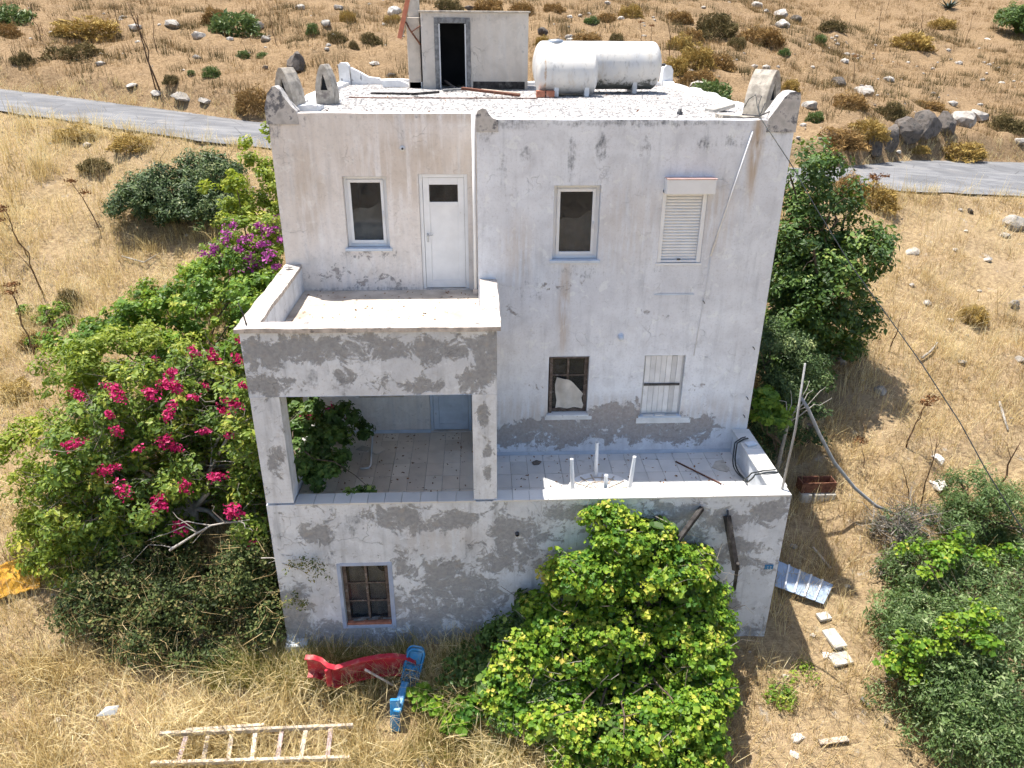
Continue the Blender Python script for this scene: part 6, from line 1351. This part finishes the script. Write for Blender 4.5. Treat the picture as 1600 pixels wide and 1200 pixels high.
# broken plastic slide
e = empty('slide_chute', G(560, 1068), 'red plastic slide chute lying on its side below the wall', 'slide')
prof = [(477, 1027), (490, 1027), (502, 1031), (512, 1040), (524, 1043), (540, 1038), (560, 1032), (590, 1026), (615, 1024), (636, 1027), (650, 1034)]
ys_ = [-3.02, -3.0, -2.98, -3.06, -3.05, -2.98, -2.94, -2.9, -2.88, -2.86, -2.86]
top = [P(u, v, y_) for (u, v), y_ in zip(prof, ys_)]; V = []; F = []
sec = [(-.13, .012), (-.13, -.006), (-.008, -.006), (.0, -.02), (.0, -.40), (-.13, -.40), (-.13, -.38), (-.02, -.375), (-.022, -.03), (-.03, .012)]
for q in top: V += [(q[0], q[1]+a+.07, q[2]+c_) for a, c_ in sec]
k = len(sec)
for i in range(len(top)-1): F += [(i*k+j, i*k+(j+1) % k, (i+1)*k+(j+1) % k, (i+1)*k+j) for j in range(k)]
F += [tuple(range(k)), tuple(reversed(range((len(top)-1)*k, len(top)*k)))]
MB().add(V, F).build('chute', M['redplastic'], e)
MB().bar(top[3]+[0, -.05, -.02], top[3]+[.02, -.07, -.36], .10, .05, b=.01).build('end_lip', M['redplastic'], e)
e = empty('slide_ladder', G(620, 1135), 'blue plastic slide steps standing askew beside the red chute', 'slide')
def rr(c0, ax, ay, w, h_, r_, n=6):
    pts = []
    for cx_, cy_, a0 in ((w/2-r_, h_/2-r_, 0), (-w/2+r_, h_/2-r_, 90), (-w/2+r_, -h_/2+r_, 180), (w/2-r_, -h_/2+r_, 270)):
        for i in range(n+1): a = math.radians(a0+90*i/n); pts.append(c0+ax*(cx_+r_*math.cos(a))+ay*(cy_+r_*math.sin(a)))
    return pts+[pts[0], pts[1]]
ct = P(645, 1043, -2.9); tp = P(651, 1016, -2.86); bt = P(637, 1072, -3.05)
ay = (tp-bt)/np.linalg.norm(tp-bt); ax = np.array([.96, .1, -.1]); ax -= ay*np.dot(ax, ay); ax /= np.linalg.norm(ax); az_ = np.cross(ax, ay); hl = np.linalg.norm(tp-bt)
MB().tube(rr(ct, ax, ay, .27, hl, .09), .022, 8, cap=False).build('side_frame', M['blueplastic'], e)
MB().tube(rr(ct-az_*.10, ax, ay, .27, hl, .09), .020, 8, cap=False).build('side_frame', M['blueplastic'], e)
for f, hh_ in ((.26, .12), (-.02, .05), (-.30, .10)):
    MB().obox(ct+ay*hl*f-az_*.04, ax, ay, az_, .115, hh_, .03, .012).build('step', M['blueplastic'], e)
MB().tube(rr(ct+ax*.05-ay*hl*.12+az_*.02, ax, ay, .09, .22, .04), .014, 7, cap=False).build('hand_grip', M['blueplastic'], e)
MB().bar(P(634, 1066, -3.06), GH(620, 1114, .36), .13, .11, b=.02).build('leg', M['blueplastic'], e)
f0, f1 = GH(617, 1092, .52), GH(618, 1142, .02); MB().bar(f0, f1, .16, .06, (0, 1, 0), .012).build('foot_plate', M['blueplastic'], e)
thing('wooden_pole', MB().tube([P(570, 1046, -3.0), P(624, 1076, -3.02)], [.022, .02], 7), M['palewood'], 'light wooden stick propped between red chute and blue steps', 'stick')
q = G(466, 1024); thing('concrete_block', MB().obox(q+[0, .05, .10], (.99, .1, 0), (-.1, .99, 0), (0, 0, 1), .19, .13, .15, .02), M['bluewhite'], 'grey white block at the left foot of the lower front wall', 'block')
a, b_, c_, d_ = GH(150, 1119, .32), GH(166, 1104, .42), GH(186, 1102, .42), GH(180, 1116, .30)
thing('plastic_scrap', MB().add([a, b_, c_, d_]+[q-np.array([0, 0, .012]) for q in (a, b_, c_, d_)], [(0, 1, 2, 3), (7, 6, 5, 4), (0, 4, 5, 1), (1, 5, 6, 2), (2, 6, 7, 3), (3, 7, 4, 0)]), M['pvc'], 'white sheet scrap stuck in the grass left of the ladder', 'scrap')
# orange tarpaulin
us = np.linspace(-45, 66, 24); vs = np.linspace(0, 1, 16); V = []; F = []
for j, t in enumerate(vs):
    for i, u in enumerate(us):
        s_ = i/(len(us)-1); v = (958-30*s_)*(1-t)+(912-40*s_)*t; q = G(u-14*t+18*s_*t, v); q[2] += .12+.22*(fbm(s_*5, t*4, 2, 3))*math.sin(math.pi*min(1, max(0, t)))+.02; V.append(q)
n = len(us)
for j in range(len(vs)-1):
    for i in range(n-1): F.append((j*n+i, j*n+i+1, (j+1)*n+i+1, (j+1)*n+i))
m = len(V); V += [q-np.array([0, 0, .02]) for q in V]; F += [tuple(m+k_ for k_ in reversed(f)) for f in F]
thing('tarpaulin', MB().add(V, F), M['tarp'], 'crumpled orange tarpaulin in the grass at the left edge', 'tarpaulin')

# ------------------------------------------------------------------ blown leaves on the floors
def litter(n, x0, x1, y0, y1, z):
    x = x0+(x1-x0)*rs.rand(n); y = y1-(y1-y0)*np.abs(rs.normal(0, .33, n))%1*1.0 if False else y0+(y1-y0)*rs.beta(1.0, .7, n)
    return np.stack([x, np.clip(y, y0, y1), np.full(n, z+.008)], -1)
C = np.concatenate([litter(150, -3.75, -.7, -1.95, .88, ZB), litter(170, -.3, 4.05, -1.95, -.06, .003), litter(220, -3.75, -.8, -1.95, .85, .003), litter(120, -3.5, 4.0, 1.2, 8.2, H-.02)])
V, F, kk = leaf_mesh(C, np.array([0, 0, 1.0])+rs.normal(scale=.35, size=C.shape), .045, .5)
tag(npmesh('leaf_litter', V, F, L['umbel'], attr={'tint': np.repeat(rs.rand(len(C)), kk)}), 'dry brown leaves blown over the terrace, loggia and balcony floors', 'leaves', kind='stuff')
